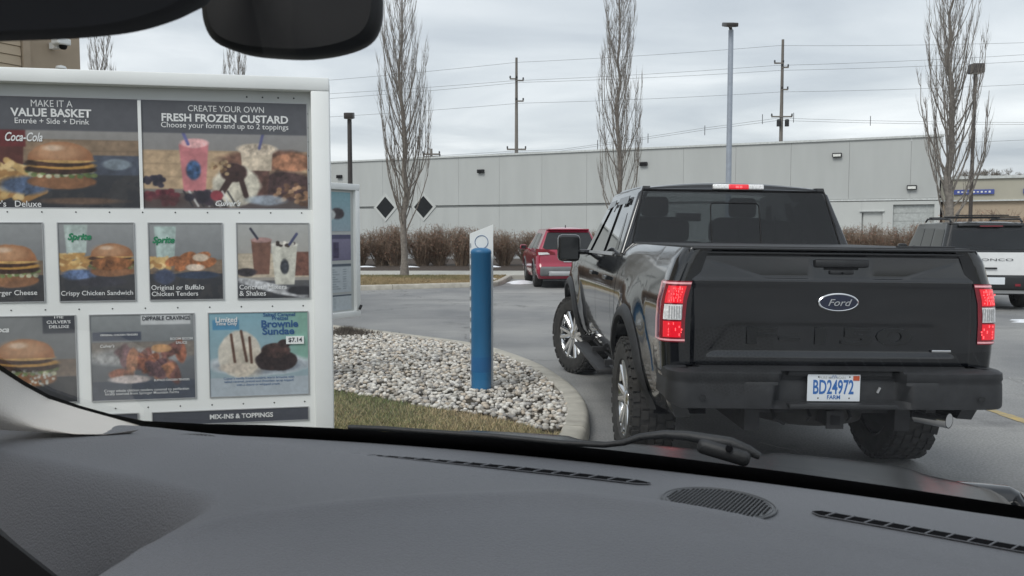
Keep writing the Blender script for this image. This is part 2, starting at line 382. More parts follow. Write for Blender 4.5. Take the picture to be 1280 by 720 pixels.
# sealed cracks across the lane
M_crack = mat('crack_sealer', (.33,.33,.32), .7)
def crack(pts, wd=.007):
    P = [Vector(p) for p in pts]; Q = []
    for i in range(len(P)-1):
        n = max(2, int((P[i+1]-P[i]).length/.12))
        for k in range(n):
            q = P[i].lerp(P[i+1], k/n); q += Vector((random.gauss(0,.02), random.gauss(0,.02), 0)); Q.append(q)
    b = MB()
    for i in range(len(Q)-1):
        t = (Q[i+1]-Q[i]).normalized(); nn = Vector((-t.y, t.x, 0))*wd*random.uniform(.4,1.2)
        b.add([Q[i]-nn, Q[i]+nn, Q[i+1]+nn, Q[i+1]-nn], [(0,1,2,3)])
    return b
b = MB()
for pts in ([(-4.2,17.2,.003),(-1.9,16.0,.003),(1.6,14.4,.003),(4.4,13.6,.003)], [(1.9,6.3,.003),(2.6,5.1,.003)],
            [(6.2,10.2,.003),(9.5,8.4,.003)], [(5.2,8.2,.003),(5.6,10.5,.003),(6.5,13.5,.003),(7,17,.003)]):
    c = crack(pts); b.add(c.v, c.f)
tag(b.build('pavement_crack', M_crack, recalc=False), kind='structure')

def in_poly(x, y, poly):
    c = np.zeros(x.shape, bool); n = len(poly)
    for i in range(n):
        x0, y0 = poly[i]; x1, y1 = poly[(i+1) % n]
        cond = ((y0 > y) != (y1 > y)); xx = (x1-x0)*(y-y0)/((y1-y0) if y1 != y0 else 1e-9)+x0
        c ^= cond & (x < xx)
    return c
# grass edge of the stone bed
GE = [(at(p[0], p[1], z=.12).x, at(p[0], p[1], z=.12).y) for p in ((380,484),(415,487),(470,495),(530,507),(600,517),(660,530),(690,541))]
ISLP = inn+[(-9,-3),(-9,15)]
GRASSP = [(-6,9.6),(-3.2,8.6)]+GE+[(.36,6.2),(.28,5.6),(.08,4.9),(-.3,3.9),(-.85,2.8),(-1.5,1.4),(-6,1.4)]
def icos(sub=1):
    bm = bmesh.new(); bmesh.ops.create_icosphere(bm, subdivisions=sub, radius=1); v = np.array([x.co[:] for x in bm.verts]); f = np.array([[a.index for a in q.verts] for q in bm.faces]); bm.free(); return v, f
def scatter_stones(name, poly, excl, n, smin, smax, box, zbase, sub=1, palette=None):
    V0, F0 = icos(sub); X = RNG.uniform(box[0], box[1], n*4); Y = RNG.uniform(box[2], box[3], n*4)
    k = in_poly(X, Y, poly)
    if excl: k &= ~in_poly(X, Y, excl)
    X, Y = X[k][:n], Y[k][:n]; n = len(X)
    S = np.exp(RNG.uniform(np.log(smin), np.log(smax), n)); sc3 = S[:, None]*np.stack([RNG.uniform(.8,1.3,n), RNG.uniform(.6,1.0,n), RNG.uniform(.45,.75,n)], 1)
    ph = RNG.uniform(0, 2*PI, n); tl = RNG.normal(0, .45, n)
    nv = len(V0); P = V0[None]*sc3[:, None, :]
    P = P*(1+RNG.normal(0, .09, (n, nv, 1)))
    ct, st_ = np.cos(tl)[:, None], np.sin(tl)[:, None]
    y2 = P[:, :, 1]*ct-P[:, :, 2]*st_; z2 = P[:, :, 1]*st_+P[:, :, 2]*ct
    cp, sp = np.cos(ph)[:, None], np.sin(ph)[:, None]
    x3 = P[:, :, 0]*cp-y2*sp; y3 = P[:, :, 0]*sp+y2*cp
    zb = zbase+RNG.uniform(-.3, .9, n)*smin
    V = np.stack([x3+X[:, None], y3+Y[:, None], z2+zb[:, None]+S[:, None]*.35], 2).reshape(-1, 3)
    F = (F0[None]+np.arange(n)[:, None, None]*nv).reshape(-1, 3)
    pal = np.array(palette or [(.57,.545,.50),(.66,.64,.59),(.46,.44,.40),(.35,.32,.28),(.54,.47,.385),(.72,.70,.66),(.31,.30,.29),(.61,.56,.49)])
    C = pal[RNG.integers(0, len(pal), n)]*RNG.uniform(.8, 1.15, (n, 1)); C = np.repeat(C, nv, 0)
    return tag(arrays_obj(name, V, F, M_stone, C, smooth=False), kind='stuff')
st = scatter_stones('river_stones', ISLP, GRASSP, 15000, .016, .036, (-6,.7,6.3,14.2), .10)
tag(st, 'pale river stones filling the kerbed bed around the blue post', 'stones')
def scatter_blades(name, polyfn, n, box, h, wd, pal_fn, zbase):
    X = RNG.uniform(box[0], box[1], n); Y = RNG.uniform(box[2], box[3], n); k = polyfn(X, Y); X, Y = X[k], Y[k]; n = len(X)
    H = h*RNG.uniform(.4, 1.2, n); a = RNG.uniform(0, 2*PI, n); l = RNG.uniform(.1, 1.1, n)*H
    dx, dy = np.cos(a), np.sin(a); W = wd*RNG.uniform(.6, 1.3, n)
    la = RNG.uniform(0, 2*PI, n)
    p0 = np.stack([X-dx*W, Y-dy*W, np.full(n, zbase)], 1); p1 = np.stack([X+dx*W, Y+dy*W, np.full(n, zbase)], 1); p2 = np.stack([X+np.cos(la)*l, Y+np.sin(la)*l, zbase+H], 1)
    V = np.stack([p0, p1, p2], 1).reshape(-1, 3); F = np.arange(3*n).reshape(-1, 3)
    C = np.repeat(pal_fn(X, Y, n), 3, 0)
    return arrays_obj(name, V, F, M_blade, C)
def fbm(X, Y, s):
    return np.sin(X*s+1.3*np.sin(Y*s*.7))*np.cos(Y*s*1.1+1.7*np.cos(X*s*.6))
def pal_near(X, Y, n):
    g = np.clip(.74+.35*fbm(X, Y, 1.7)+RNG.normal(0, .28, n)-.75*np.clip((X+.95)/.6, 0, 1), 0, 1)[:, None]
    return (np.array([.54,.42,.26])*(1-g)+np.array([.15,.205,.075])*g)*RNG.uniform(.7, 1.25, (n, 1))
sheet('lawn_soil', GRASSP, .108, mat('lawn_soil', (.13,.105,.06), .95, var=.3, scale=8, col2=(.10,.11,.05), bump=.6))
gr = scatter_blades('lawn_grass', lambda x, y: in_poly(x, y, GRASSP), 190000, (-4.5,.5,2.8,9.0), .035, .0035, pal_near, .105)
tag(gr, 'short patchy green and straw grass inside the kerbed island', 'grass', kind='stuff')
FG = [tuple(p) for p in fk]+[(-30,28.3)]
def pal_far(X, Y, n):
    g = np.clip(.30+.5*fbm(X, Y, .7)+RNG.normal(0, .2, n)+.3*np.clip((Y-26.5)/1.5, -1, 1), 0, 1)[:, None]
    return (np.array([.37,.285,.165])*(1-g)+np.array([.17,.17,.08])*g)*RNG.uniform(.8, 1.15, (n, 1))
gr = scatter_blades('verge_grass', lambda x, y: in_poly(x, y, FG), 90000, (-9,.2,20,28.3), .06, .012, pal_far, .11)
tag(gr, 'straw coloured winter grass between far kerb and sidewalk', 'grass', kind='stuff')
# snow scraps
def snow(name, c, rx, ry, h, label):
    b = MB(); b.grid(18, 5, lambda u, v: (c[0]+rx*(1-v)*math.cos(2*PI*u)*(1+.3*math.sin(5*u*2*PI+c[0])), c[1]+ry*(1-v)*math.sin(2*PI*u)*(1+.25*math.cos(3*u*2*PI)), c[2]+h*(1-(1-v)**2)), closed=True)
    return tag(b.build(name, M_snow, smooth=60), label, 'snow')
snow('snow_patch', (-.75,25.8,.115), .35,.5,.06, 'snow scrap lying on the tip of the far grass island')
snow('snow_patch', (.30,26.0,.0), .40,.45,.09, 'snow scrap on the asphalt beside the red car')
snow('snow_patch', (-6.0,35.0,.12), .35,.12,.05, 'leftmost small snow scrap under the hedge')
snow('snow_patch', (-4.2,34.9,.12), .35,.12,.05, 'snow scrap under the hedge right of the bare tree')
snow('snow_patch', (-.95,35.0,.12), .45,.2,.07, 'snow scrap under the hedge near the red car')
snow('snow_patch', (9.3,14.9,.0), .5,.35,.03, 'thin slush patch on asphalt behind the white car')

# ================================================================== WAREHOUSE
BA = math.atan2(-21,43.2)
wh = tag(empty('warehouse', (-16.4,79.4,0), BA), 'long low grey concrete warehouse stretching behind the parking lot', 'building')
H_ = 8.0; ZL = 3.72
b = MB(); b.box((7.6,12.6,(H_-.3)/2), (85,25,H_-.3)); b.build('wall', M_wall, wh)
pn = {}
joints = [-35]+[1.5+3.9*k for k in range(-9, 13)]+[50.1]
for i in range(len(joints)-1):
    x0, x1 = joints[i]+.007, joints[i+1]-.007
    b = MB(); b.box(((x0+x1)/2, -.02, (ZL+H_-.12)/2+.06), (x1-x0, .16, H_-.12-ZL-.10)); b.build('panel', M_wall if i % 3 else M_wall, wh)
    if x0 > 40.3: continue
    b = MB(); b.box(((x0+x1)/2, -.02, (ZL-.08)/2), (x1-x0, .16, ZL-.08)); b.build('panel', M_wall, wh)
b = MB(); b.box((7.6,-.0,H_-.04), (85.3,.42,.14)); b.build('coping', M_coping, wh)
b = MB(); b.box((2.5,-.03,ZL-.02), (75.6,.12,.06)); b.build('ledge', M_joint, wh)
# loading end, lighter painted wall with door and dock
b = MB(); b.box((42.85,-.03,1.82), (4.9,.2,3.64)); b.box((45.95,-.03,3.26), (1.34,.2,.76)); b.box((46.95,-.03,1.82), (.66,.2,3.64)); b.box((48.55,-.03,3.52), (2.55,.2,.24)); b.box((49.98,-.03,1.82), (.33,.2,3.64)); b.build('loading_wall', M_wall2, wh)
b = MB(); b.box((45.2,-.05,3.75), (9.9,.26,.12)); b.build('ledge', M_coping, wh)
dr = MB().box((46.0,.02,1.45), (1.2,.06,2.85)).build('door', M_wall2, wh); MB().box((45.95,-.16,2.98), (1.6,.2,.06)).build('canopy', M_coping, dr); MB().box((46.45,-.05,1.2), (.06,.08,.16)).build('handle', M_dark, dr)
rd = empty('x')
bpy.data.objects.remove(rd)
dk = MB().box((48.55,.12,1.7), (2.6,.04,3.4)).build('dock_door', mat('dock_door', (.40,.42,.41), .6), wh)
for k in range(6):
    MB().box((48.55,.085,.35+k*.55), (2.54,.04,.53)).build('slat', MATS['dock_door'], dk)
for s, z, mt, ww in ((.7,6.6,M_dark,.55), (15.4,6.64,M_dark,.62), (29.6,6.77,M_dark,.6), (43.6,6.9,M_lampoff,.62), (48.4,4.55,M_dark,.62)):
    o = MB().box((s,-.22,z), (ww,.24,.3), bev=.03).build('wall_light', M_dark, wh); MB().box((s,-.345,z-.02), (ww*.8,.02,.17)).build('lens', M_lampoff if s > 40 else M_blackint, o)
for s in (5.7, 9.7):
    D = 1.26; b = MB(); b.prism([(0,D),(D,0),(0,-D),(-D,0)], lambda x, z, s=s: (s+x, -.02, ZL+z), lambda x, z, s=s: (s+x, -.17, ZL+z)); o = b.build('diamond_window', M_wall2, wh)
    D = .96; b = MB(); b.prism([(0,D),(D,0),(0,-D),(-D,0)], lambda x, z, s=s: (s+x, -.16, ZL+z), lambda x, z, s=s: (s+x, -.19, ZL+z)); b.build('pane', M_diam, o)
# far strip building on the right
sb = tag(empty('store_building', tuple((wh.matrix_basis @ Vector((50.4,7.0,0)))[:]), BA), 'low beige store building with blue signs at the far right', 'building')
b = MB(); b.box((17,8,1.9), (34,16,3.8)); b.build('lower_wall', M_tan, sb)
b = MB(); b.box((17,8,4.6), (34.3,16.3,1.6)); b.build('wall', M_beige, sb)
b = MB(); b.box((17,8,5.5), (34.6,16.6,.2)); b.build('coping', M_coping, sb)
b = MB(); b.box((17,-.2,3.82), (34.4,.1,.1)); b.build('ledge', M_coping, sb)
for s in (2.0, 6.4, 11.0, 15.6, 20.2): 
    o = MB().box((s,-.22,4.45), (2.6,.12,.34)).build('sign_panel', M_sign, sb)
    b = MB()
    for k in range(9): b.box((s-1.0+k*.25,-.285,4.45), (.13,.012,.09 if k % 2 else .13))
    tag(b.build('lettering', M_letter_w, o), kind='stuff')

# ================================================================== RESTAURANT (left, behind the board)
rs = tag(empty('restaurant', (-5.98,12,0), -(PI/2-R(28.5))+PI), 'tan stucco restaurant corner showing above the menu board', 'building')
rs.rotation_euler = (0,0,PI/2-R(28.5)); 
# local +x runs away along the wall towards the corner at 0, wall body lies to the left (+y)
b = MB(); b.box((-9,4,3.5), (18,8,7)); b.build('wall', M_tan, rs)
b = MB(); b.box((-.0,4,7.1), (18.6,8.6,.3)); b.v = [(x-9, y, z) for x, y, z in b.v]; b.build('coping', M_white, rs)
# siding boards and corner strip on the visible wall
sb0 = MB().box((0,0,0), (11.0,.035,.118), rx=-.10).build('siding_board', M_tan2, rs); sb0.location = (-6.36,-.02,.4)
for k in range(1, 52):
    o = sb0.copy(); COL.objects.link(o); o.parent = rs; o.location = (-6.36,-.02,.4+k*.125)
MB().box((-.80,-.03,3.4), (.10,.08,6.8)).build('trim_board', M_tan, rs)
cm = MB().box((-.42,-.10,4.05), (.08,.16,.08)).build('camera_bracket', M_white, rs)
b = MB(); b.box((-.42,-.22,4.09), (.19,.16,.09), bev=.02); o = b.build('security_camera', M_white, rs)
b = MB(); b.lathe([(-.055,0),(-.05,.03),(-.03,.048),(0,.052)], 16, 'Z', (-.40,-.23,4.045)); b.build('dome', M_blackint, o, smooth=50)
MB().lathe([(0,.07),(.03,.06),(.05,0)], 12, 'Z', (-.42,-.2,3.74)).build('fixture', M_white, rs, smooth=40)

# ================================================================== TREES
def tube_arr(P, Rr, n):
    pass
def bare_tree(seed, H, W, trunk_r, nb, zlo=.12, twig=.006, dens=1.0):
    rnd = random.Random(seed); tr = MB(); br = MB()
    tp = [Vector((0,0,0))]; d = Vector((0,0,1)); n = 14
    for i in range(n): tp.append(Vector((rnd.gauss(0,.025)*(i+1)**.5, rnd.gauss(0,.025)*(i+1)**.5, H*.97*(i+1)/n)))
    rad = [trunk_r*(1.35 if i == 0 else 1)*(1-.93*(i/n))**.9 for i in range(n+1)]
    tr.tube(tp, rad, 8)
    def pos(t):
        f = t*n; i = min(int(f), n-1); return tp[i].lerp(tp[i+1], f-i)
    def shoot(p, az, ang, L, r, lvl, ns, a_end=.12):
        pts = [p.copy()]; q = p.copy(); a = ang
        for i in range(ns):
            a = ang+(a_end-ang)*min(1, (i+1)/ns*1.3); az += rnd.gauss(0,.10); a += rnd.gauss(0,.05)
            lim = W*.5*(.55+.45*math.sin(PI*min(1, max(0, q.z/H)**.8)))
            if math.hypot(q.x, q.y) > lim*(.72 if lvl == 0 else 1): a *= .22
            q = q+Vector((math.cos(az)*math.sin(a), math.sin(az)*math.sin(a), math.cos(a)))*(L/ns); pts.append(q.copy())
        br.tube(pts, [r*(1-.8*i/ns) for i in range(ns+1)], 5 if lvl == 0 else 3, cap=False)
        return pts
    for i in range(nb):
        t = zlo+(.94-zlo)*((i+.5)/nb)**.85; p = pos(t); az = i*2.39996+rnd.gauss(0,.3)
        prof = math.sin(PI*min(1, (t*.86+.14)))**.7
        L = (.9+.34*H*(1-t)**.75)*rnd.uniform(.75,1.1); ang = rnd.uniform(.40,.85)
        if L*.32 > W*.5: ang *= .8
        r0 = max(.008, trunk_r*.26*rnd.uniform(.7,1.25)*(1-t)**.8)
        pts = shoot(p, az, ang, L, r0, 0, 7, rnd.uniform(.05,.13))
        k2 = int(max(4, L*3.4*dens))
        for j in range(k2):
            f = rnd.uniform(.15,.97)*7; a_ = min(int(f), 6); pp = pts[a_].lerp(pts[a_+1], f-a_)
            L2 = L*rnd.uniform(.14,.34)*(1.1-f/9); az2 = az+rnd.gauss(0,1.2)
            q2 = shoot(pp, az2, rnd.uniform(.4,.8), L2, max(twig*.9, r0*.33), 1, 4, .12)
            for m in range(int(rnd.randint(3,5)*dens)):
                g = rnd.uniform(.2,1)*4; b_ = min(int(g), 3); p3 = q2[b_].lerp(q2[b_+1], g-b_)
                shoot(p3, az2+rnd.gauss(0,1.2), rnd.uniform(.3,.8), rnd.uniform(.18,.5), twig*.65, 2, 2, .2)
    return tr, br
def place_tree(seed, x, y, z, H, W, r, nb, label, group='columnar bare trees around the lot', name='bare_tree', **k):
    t = tag(empty(name, (x, y, z)), label, 'tree', group)
    tr, br = bare_tree(seed, H, W, r, nb, **k)
    tr.build('trunk', M_twig, t, smooth=50, recalc=False); br.build('branches', M_twig, t, recalc=False); return t
place_tree(3, (505.5-640)/FPX*28.1, 28.1, .11, 9.9, 2.15, .115, 88, 'bare columnar tree left of the blue post')
place_tree(5, (772-640)/FPX*30, 30.0, .12, 10.6, 1.6, .105, 84, 'slender bare tree rising behind the black truck cab')
place_tree(9, (1183-640)/FPX*23.5, 23.5, .0, 9.0, 2.1, .14, 72, 'thick trunked bare tree beyond the white car', zlo=.16)
place_tree(12, (133-640)/FPX*42, 42, 0, 11.2, 1.8, .11, 70, 'distant bare treetop beside the restaurant corner', dens=1.0, twig=.010)
place_tree(14, (301-640)/FPX*42, 42, 0, 10.4, 1.9, .11, 70, 'distant bare treetop under the rear view mirror', dens=1.0, twig=.010)
# round headed far trees at right
def far_tree(seed, x, y, H, label):
    rnd = random.Random(seed); t = tag(empty('distant_tree', (x, y, 0)), label, 'tree', 'bare trees beyond the store')
    tr = MB(); br = MB(); tr.tube([(0,0,0),(0,0,H*.4)], [.3,.2], 6)
    def rec(p, d, L, r, lv):
        q = p+d*L; m = p.lerp(q, .5)+Vector((rnd.gauss(0,.06), rnd.gauss(0,.06), 0))*L
        br.tube([p, m, q], [r, r*.8, r*.6], 3, cap=False)
        if lv < 5:
            for _ in range(3):
                dd = (d+Vector((rnd.gauss(0,.5), rnd.gauss(0,.5), rnd.gauss(.05,.3)))).normalized(); rec(q, dd, L*.72, max(.02, r*.6), lv+1)
    for k in range(5): rec(Vector((0,0,H*.35)), Vector((math.cos(k*1.3)*.6, math.sin(k*1.3)*.6, .9)).normalized(), H*.2, .12, 0)
    tr.build('trunk', M_twig, t); br.build('branches', M_twig, t, recalc=False)
far_tree(1, 62, 110, 10.5, 'far bare tree above the store roof, right one'); far_tree(2, 56, 104, 10.0, 'far bare tree above the store roof, left one')

# hedge shrubs
def shrub_mesh(seed, H, Rr, nst=150, nl=2600):
    rnd = random.Random(seed); b = MB(); tips = []
    for i in range(nst):
        a = rnd.uniform(0, 2*PI); r = rnd.uniform(0,.25); p = Vector((math.cos(a)*r, math.sin(a)*r, 0)); lean = rnd.uniform(.0,.75)*Rr; h = H*rnd.uniform(.62,1.05)*(1-.22*(lean/Rr)**2)
        q = Vector((math.cos(a)*lean, math.sin(a)*lean, h)); pts = [p]
        for k in range(1, 5): pts.append(p.lerp(q, k/4)+Vector((rnd.gauss(0,.035), rnd.gauss(0,.035), 0)))
        b.tube(pts, [.012,.010,.009,.007,.004], 3, cap=False)
        for k in range(7):
            f = rnd.uniform(.25,1)*4; j = min(int(f), 3); s = pts[j].lerp(pts[j+1], f-j); e = s+Vector((rnd.gauss(0,.16), rnd.gauss(0,.16), rnd.uniform(.05,.33)))
            b.tube([s, e], [.007,.004], 3, cap=False); tips += [s, e, s.lerp(e, .5)]
    V = [v for v in b.v]; F = []
    for f in b.f:
        F.append(f if len(f) == 4 else (f[0], f[1], f[2], f[2]))
    C = [np.array([.25,.19,.14])*rnd.uniform(.7,1.3) for _ in V]
    for i in range(nl):
        p = rnd.choice(tips)+Vector((rnd.gauss(0,.05), rnd.gauss(0,.05), rnd.gauss(0,.05))); s = rnd.uniform(.012,.026)
        u = Vector((rnd.gauss(0,1), rnd.gauss(0,1), rnd.gauss(0,1))).normalized()*s; v = Vector((rnd.gauss(0,1), rnd.gauss(0,1), rnd.gauss(0,1))).normalized()*s
        n0 = len(V); V += [tuple(p-u), tuple(p-v), tuple(p+u), tuple(p+v)]; F.append((n0, n0+1, n0+2, n0+3))
        c = np.array(rnd.choice([(.30,.15,.105),(.36,.205,.14),(.22,.13,.10),(.28,.18,.13)]))*rnd.uniform(.7,1.2); C += [c]*4
    return V, F, np.array(C)
SH = []
ORD = 'first second third fourth fifth sixth seventh eighth ninth tenth eleventh twelfth thirteenth fourteenth fifteenth sixteenth'.split()
for sd in (1,2,3):
    V, F, C = shrub_mesh(sd, 1.72, 1.25, 190, 3400); o = arrays_obj('hedge_shrub', V, F, M_shrub, C); SH.append(o)
first = [True]*3; k = 0
for (x0, x1, Y, sc0, who) in ((-9.4, 3.4, 36.6, 1.0, 'in the hedge by the sidewalk'), (12.4, 17.2, 36.0, 1.0, 'in the low hedge between truck and white car'), (17.6, 24.0, 33.5, 1.42, 'in the tall hedge behind the white car')):
    nn = int((x1-x0)/(.86*sc0))+1
    for i in range(nn):
        j = k % 3; o = SH[j]
        if not first[j]: o = o.copy(); COL.objects.link(o)
        first[j] = False; k += 1
        o.location = (x0+(x1-x0)*i/max(1, nn-1)+random.uniform(-.15,.15), Y+random.uniform(-.3,.3), .1); o.rotation_euler = (0,0,random.uniform(0,6)); s = sc0*random.uniform(.86,1.02); o.scale = (s*1.05, s*1.05, s*random.uniform(.82,1.0))
        tag(o, ORD[i]+' bare brown shrub from the left, '+who, 'shrub', 'hedge shrubs '+who)
# small dry clump at the kerb corner
rnd = random.Random(4); V = []; F = []; C = []
for i in range(900):
    a = rnd.uniform(0, 2*PI); r = abs(rnd.gauss(0,.16)); p = Vector((math.cos(a)*r*1.5, math.sin(a)*r, 0)); h = max(.02, .13-.25*r)*rnd.uniform(.5,1.2); q = p+Vector((rnd.gauss(0,.04), rnd.gauss(0,.04), h)); n0 = len(V)
    V += [tuple(p-Vector((.006,0,0))), tuple(p+Vector((.006,0,0))), tuple(q)]; F.append((n0, n0+1, n0+2)); C += [(.10,.085,.07)]*3
cl = arrays_obj('dry_clump', V, F, M_blade, np.array(C)); cl.location = (at(434,418,z=.12).x, at(434,418,z=.12).y, .12); tag(cl, 'dark clump of dead leaves at the stone bed corner', 'dead leaves', kind='stuff')

# ================================================================== POLES AND WIRES
def light_pole(px, ytop, Y, r, m, label, head, base=.4, lx=0):
    x = (px-640)/FPX*Y; zt = EYE+(289.3-ytop)*Y/FPX
    t = tag(empty('light_pole', (x, Y, 0)), label, 'street lamp')
    b = MB(); b.tube([(0,0,0),(0,0,zt-.25)], [r, r*.85], 14); b.build('pole', m, t, smooth=40)
    MB().lathe([(0,0),(0,.26),(.55,.26),(.58,.24),(.58,0)], 20, 'Z').build('base', M_conc, t, smooth=40)
    hw, hd, hh, tilt = head
    b = MB(); b.box((lx,-.05,zt-hh/2), (hw, hd, hh), rx=tilt, bev=.03); b.tube([(0,0,zt-.55),(0,0,zt-.25),(lx,-.05,zt-.12)], .06, 8); o = b.build('lamp_head', M_poledark, t, smooth=40)
    b = MB(); b.box((lx,-.06,zt-hh-.005), (hw*.7, hd*.7, .02), rx=tilt); b.build('lens', M_lampoff, o)
light_pole(439, 143, 40, .12, M_poledark, 'short black lamp post with square head behind the small board', (.42,.5,.28,.15))
light_pole(909, 34, 31, .105, M_galv, 'tall pale grey lamp pole rising above the truck roof', (.42,.75,.14,.25), lx=-.05)
light_pole(1211, 84, 33.6, .075, M_polebr, 'brown lamp pole with box head right of the thick tree', (.46,.46,.36,0))
def upole(px, ytop, Y, rows, label, extra=False):
    x = (px-640)/FPX*Y; zt = EYE+(289.3-ytop)*Y/FPX
    t = tag(empty('utility_pole', (x, Y, 0)), label, 'utility pole')
    MB().tube([(0,0,0),(0,0,zt)], [.26,.13], 10).build('pole', M_wood, t, smooth=40)
    for (yy, x0, x1, hh) in rows:
        z = EYE+(289.3-yy)*Y/FPX; o = MB().box(((x0+x1)/2,-.16,z), (x1-x0,.10,hh)).build('crossarm', M_wood, t)
        for s in (x0+.05, x1-.05): MB().lathe([(0,.05),(.06,.11),(.12,.05),(.18,.10),(.26,.03)], 8, 'Z', (s,-.16,z+hh/2)).build('insulator', M_dark, o, smooth=50)
    return t
upole(645.5, 76, 90, [(102,-.7,.1,.14),(104,-.1,.75,.14),(129,-.1,.75,.14),(188,-1.0,1.0,.16)], 'wooden utility pole above the warehouse, left of the pair')
t = upole(973, 54, 90, [(83,-.9,.1,.14),(88,-.1,.6,.14),(115,-.1,.6,.14),(148,-1.1,1.1,.14)], 'wooden utility pole above the warehouse, right of the grey lamp pole')
zz = EYE+(289.3-160)*90/FPX
for s in (-.35,.5): MB().lathe([(0,.0),(0,.22),(.7,.22),(.75,0)], 12, 'Z', (s,-.3,zz)).build('transformer', M_dark, t, smooth=40)
upole(540, 187, 95, [(194,-.95,.95,.18),(197,-.9,1.0,.12)], 'small utility pole top peeking over the warehouse roof at left')
WG = 'overhead wires strung between the utility poles'
def wire(pts, Y, label, r=.015):
    P = [at(p[0], p[1], Y=Y) for p in pts]; Q = []
    for i in range(len(P)-1):
        for k in range(8):
            u = k/8; q = P[i].lerp(P[i+1], u); q.z -= 4*u*(1-u)*.00035*(P[i+1]-P[i]).length**2*.5; Q.append(q)
    Q.append(P[-1]); tag(MB().tube(Q, r, 4).build('power_line', M_wire, recalc=False), label, 'wire', WG)
wire([(-200,110),(415,100),(645,78),(973,57),(1500,44)], 89.8, 'topmost thin overhead wire running between the pole tops')
wire([(-200,128),(415,117),(640,101),(966,82),(1500,52)], 89.7, 'second overhead wire on the left tips of the upper crossarms')
wire([(-200,133),(415,123),(650,103),(975,88),(1500,62)], 89.5, 'third overhead wire just below the second')
wire([(-200,160),(415,146),(650,129),(975,115),(1500,92)], 89.6, 'fourth overhead wire on the lower short crossarms')
wire([(-200,240),(540,195),(640,189),(700,187),(880,160),(973,147.5),(1280,153),(1500,156)], 89.4, 'upper of the two lowest sagging cables')
wire([(-200,242),(540,197),(640,191),(700,189),(880,162.5),(973,150.5),(1280,155.5),(1500,159)], 89.3, 'lower of the two lowest sagging cables')
wire([(1150,180),(1500,162)], 89.0, 'short wire right of the thick bare tree')
for i_, (px, py) in enumerate(((747,181),(810,173),(881,163),(953,149),(992,147),(1088,151))):
    p = at(px, py, Y=89.35); tag(MB().tube([p+Vector((0,0,.5)), p-Vector((0,0,.5))], .035, 5).build('cable_spacer', M_dark), ORD[i_]+' small spacer from the left on the two lowest cables', 'spacer', 'spacers on the lowest cables')

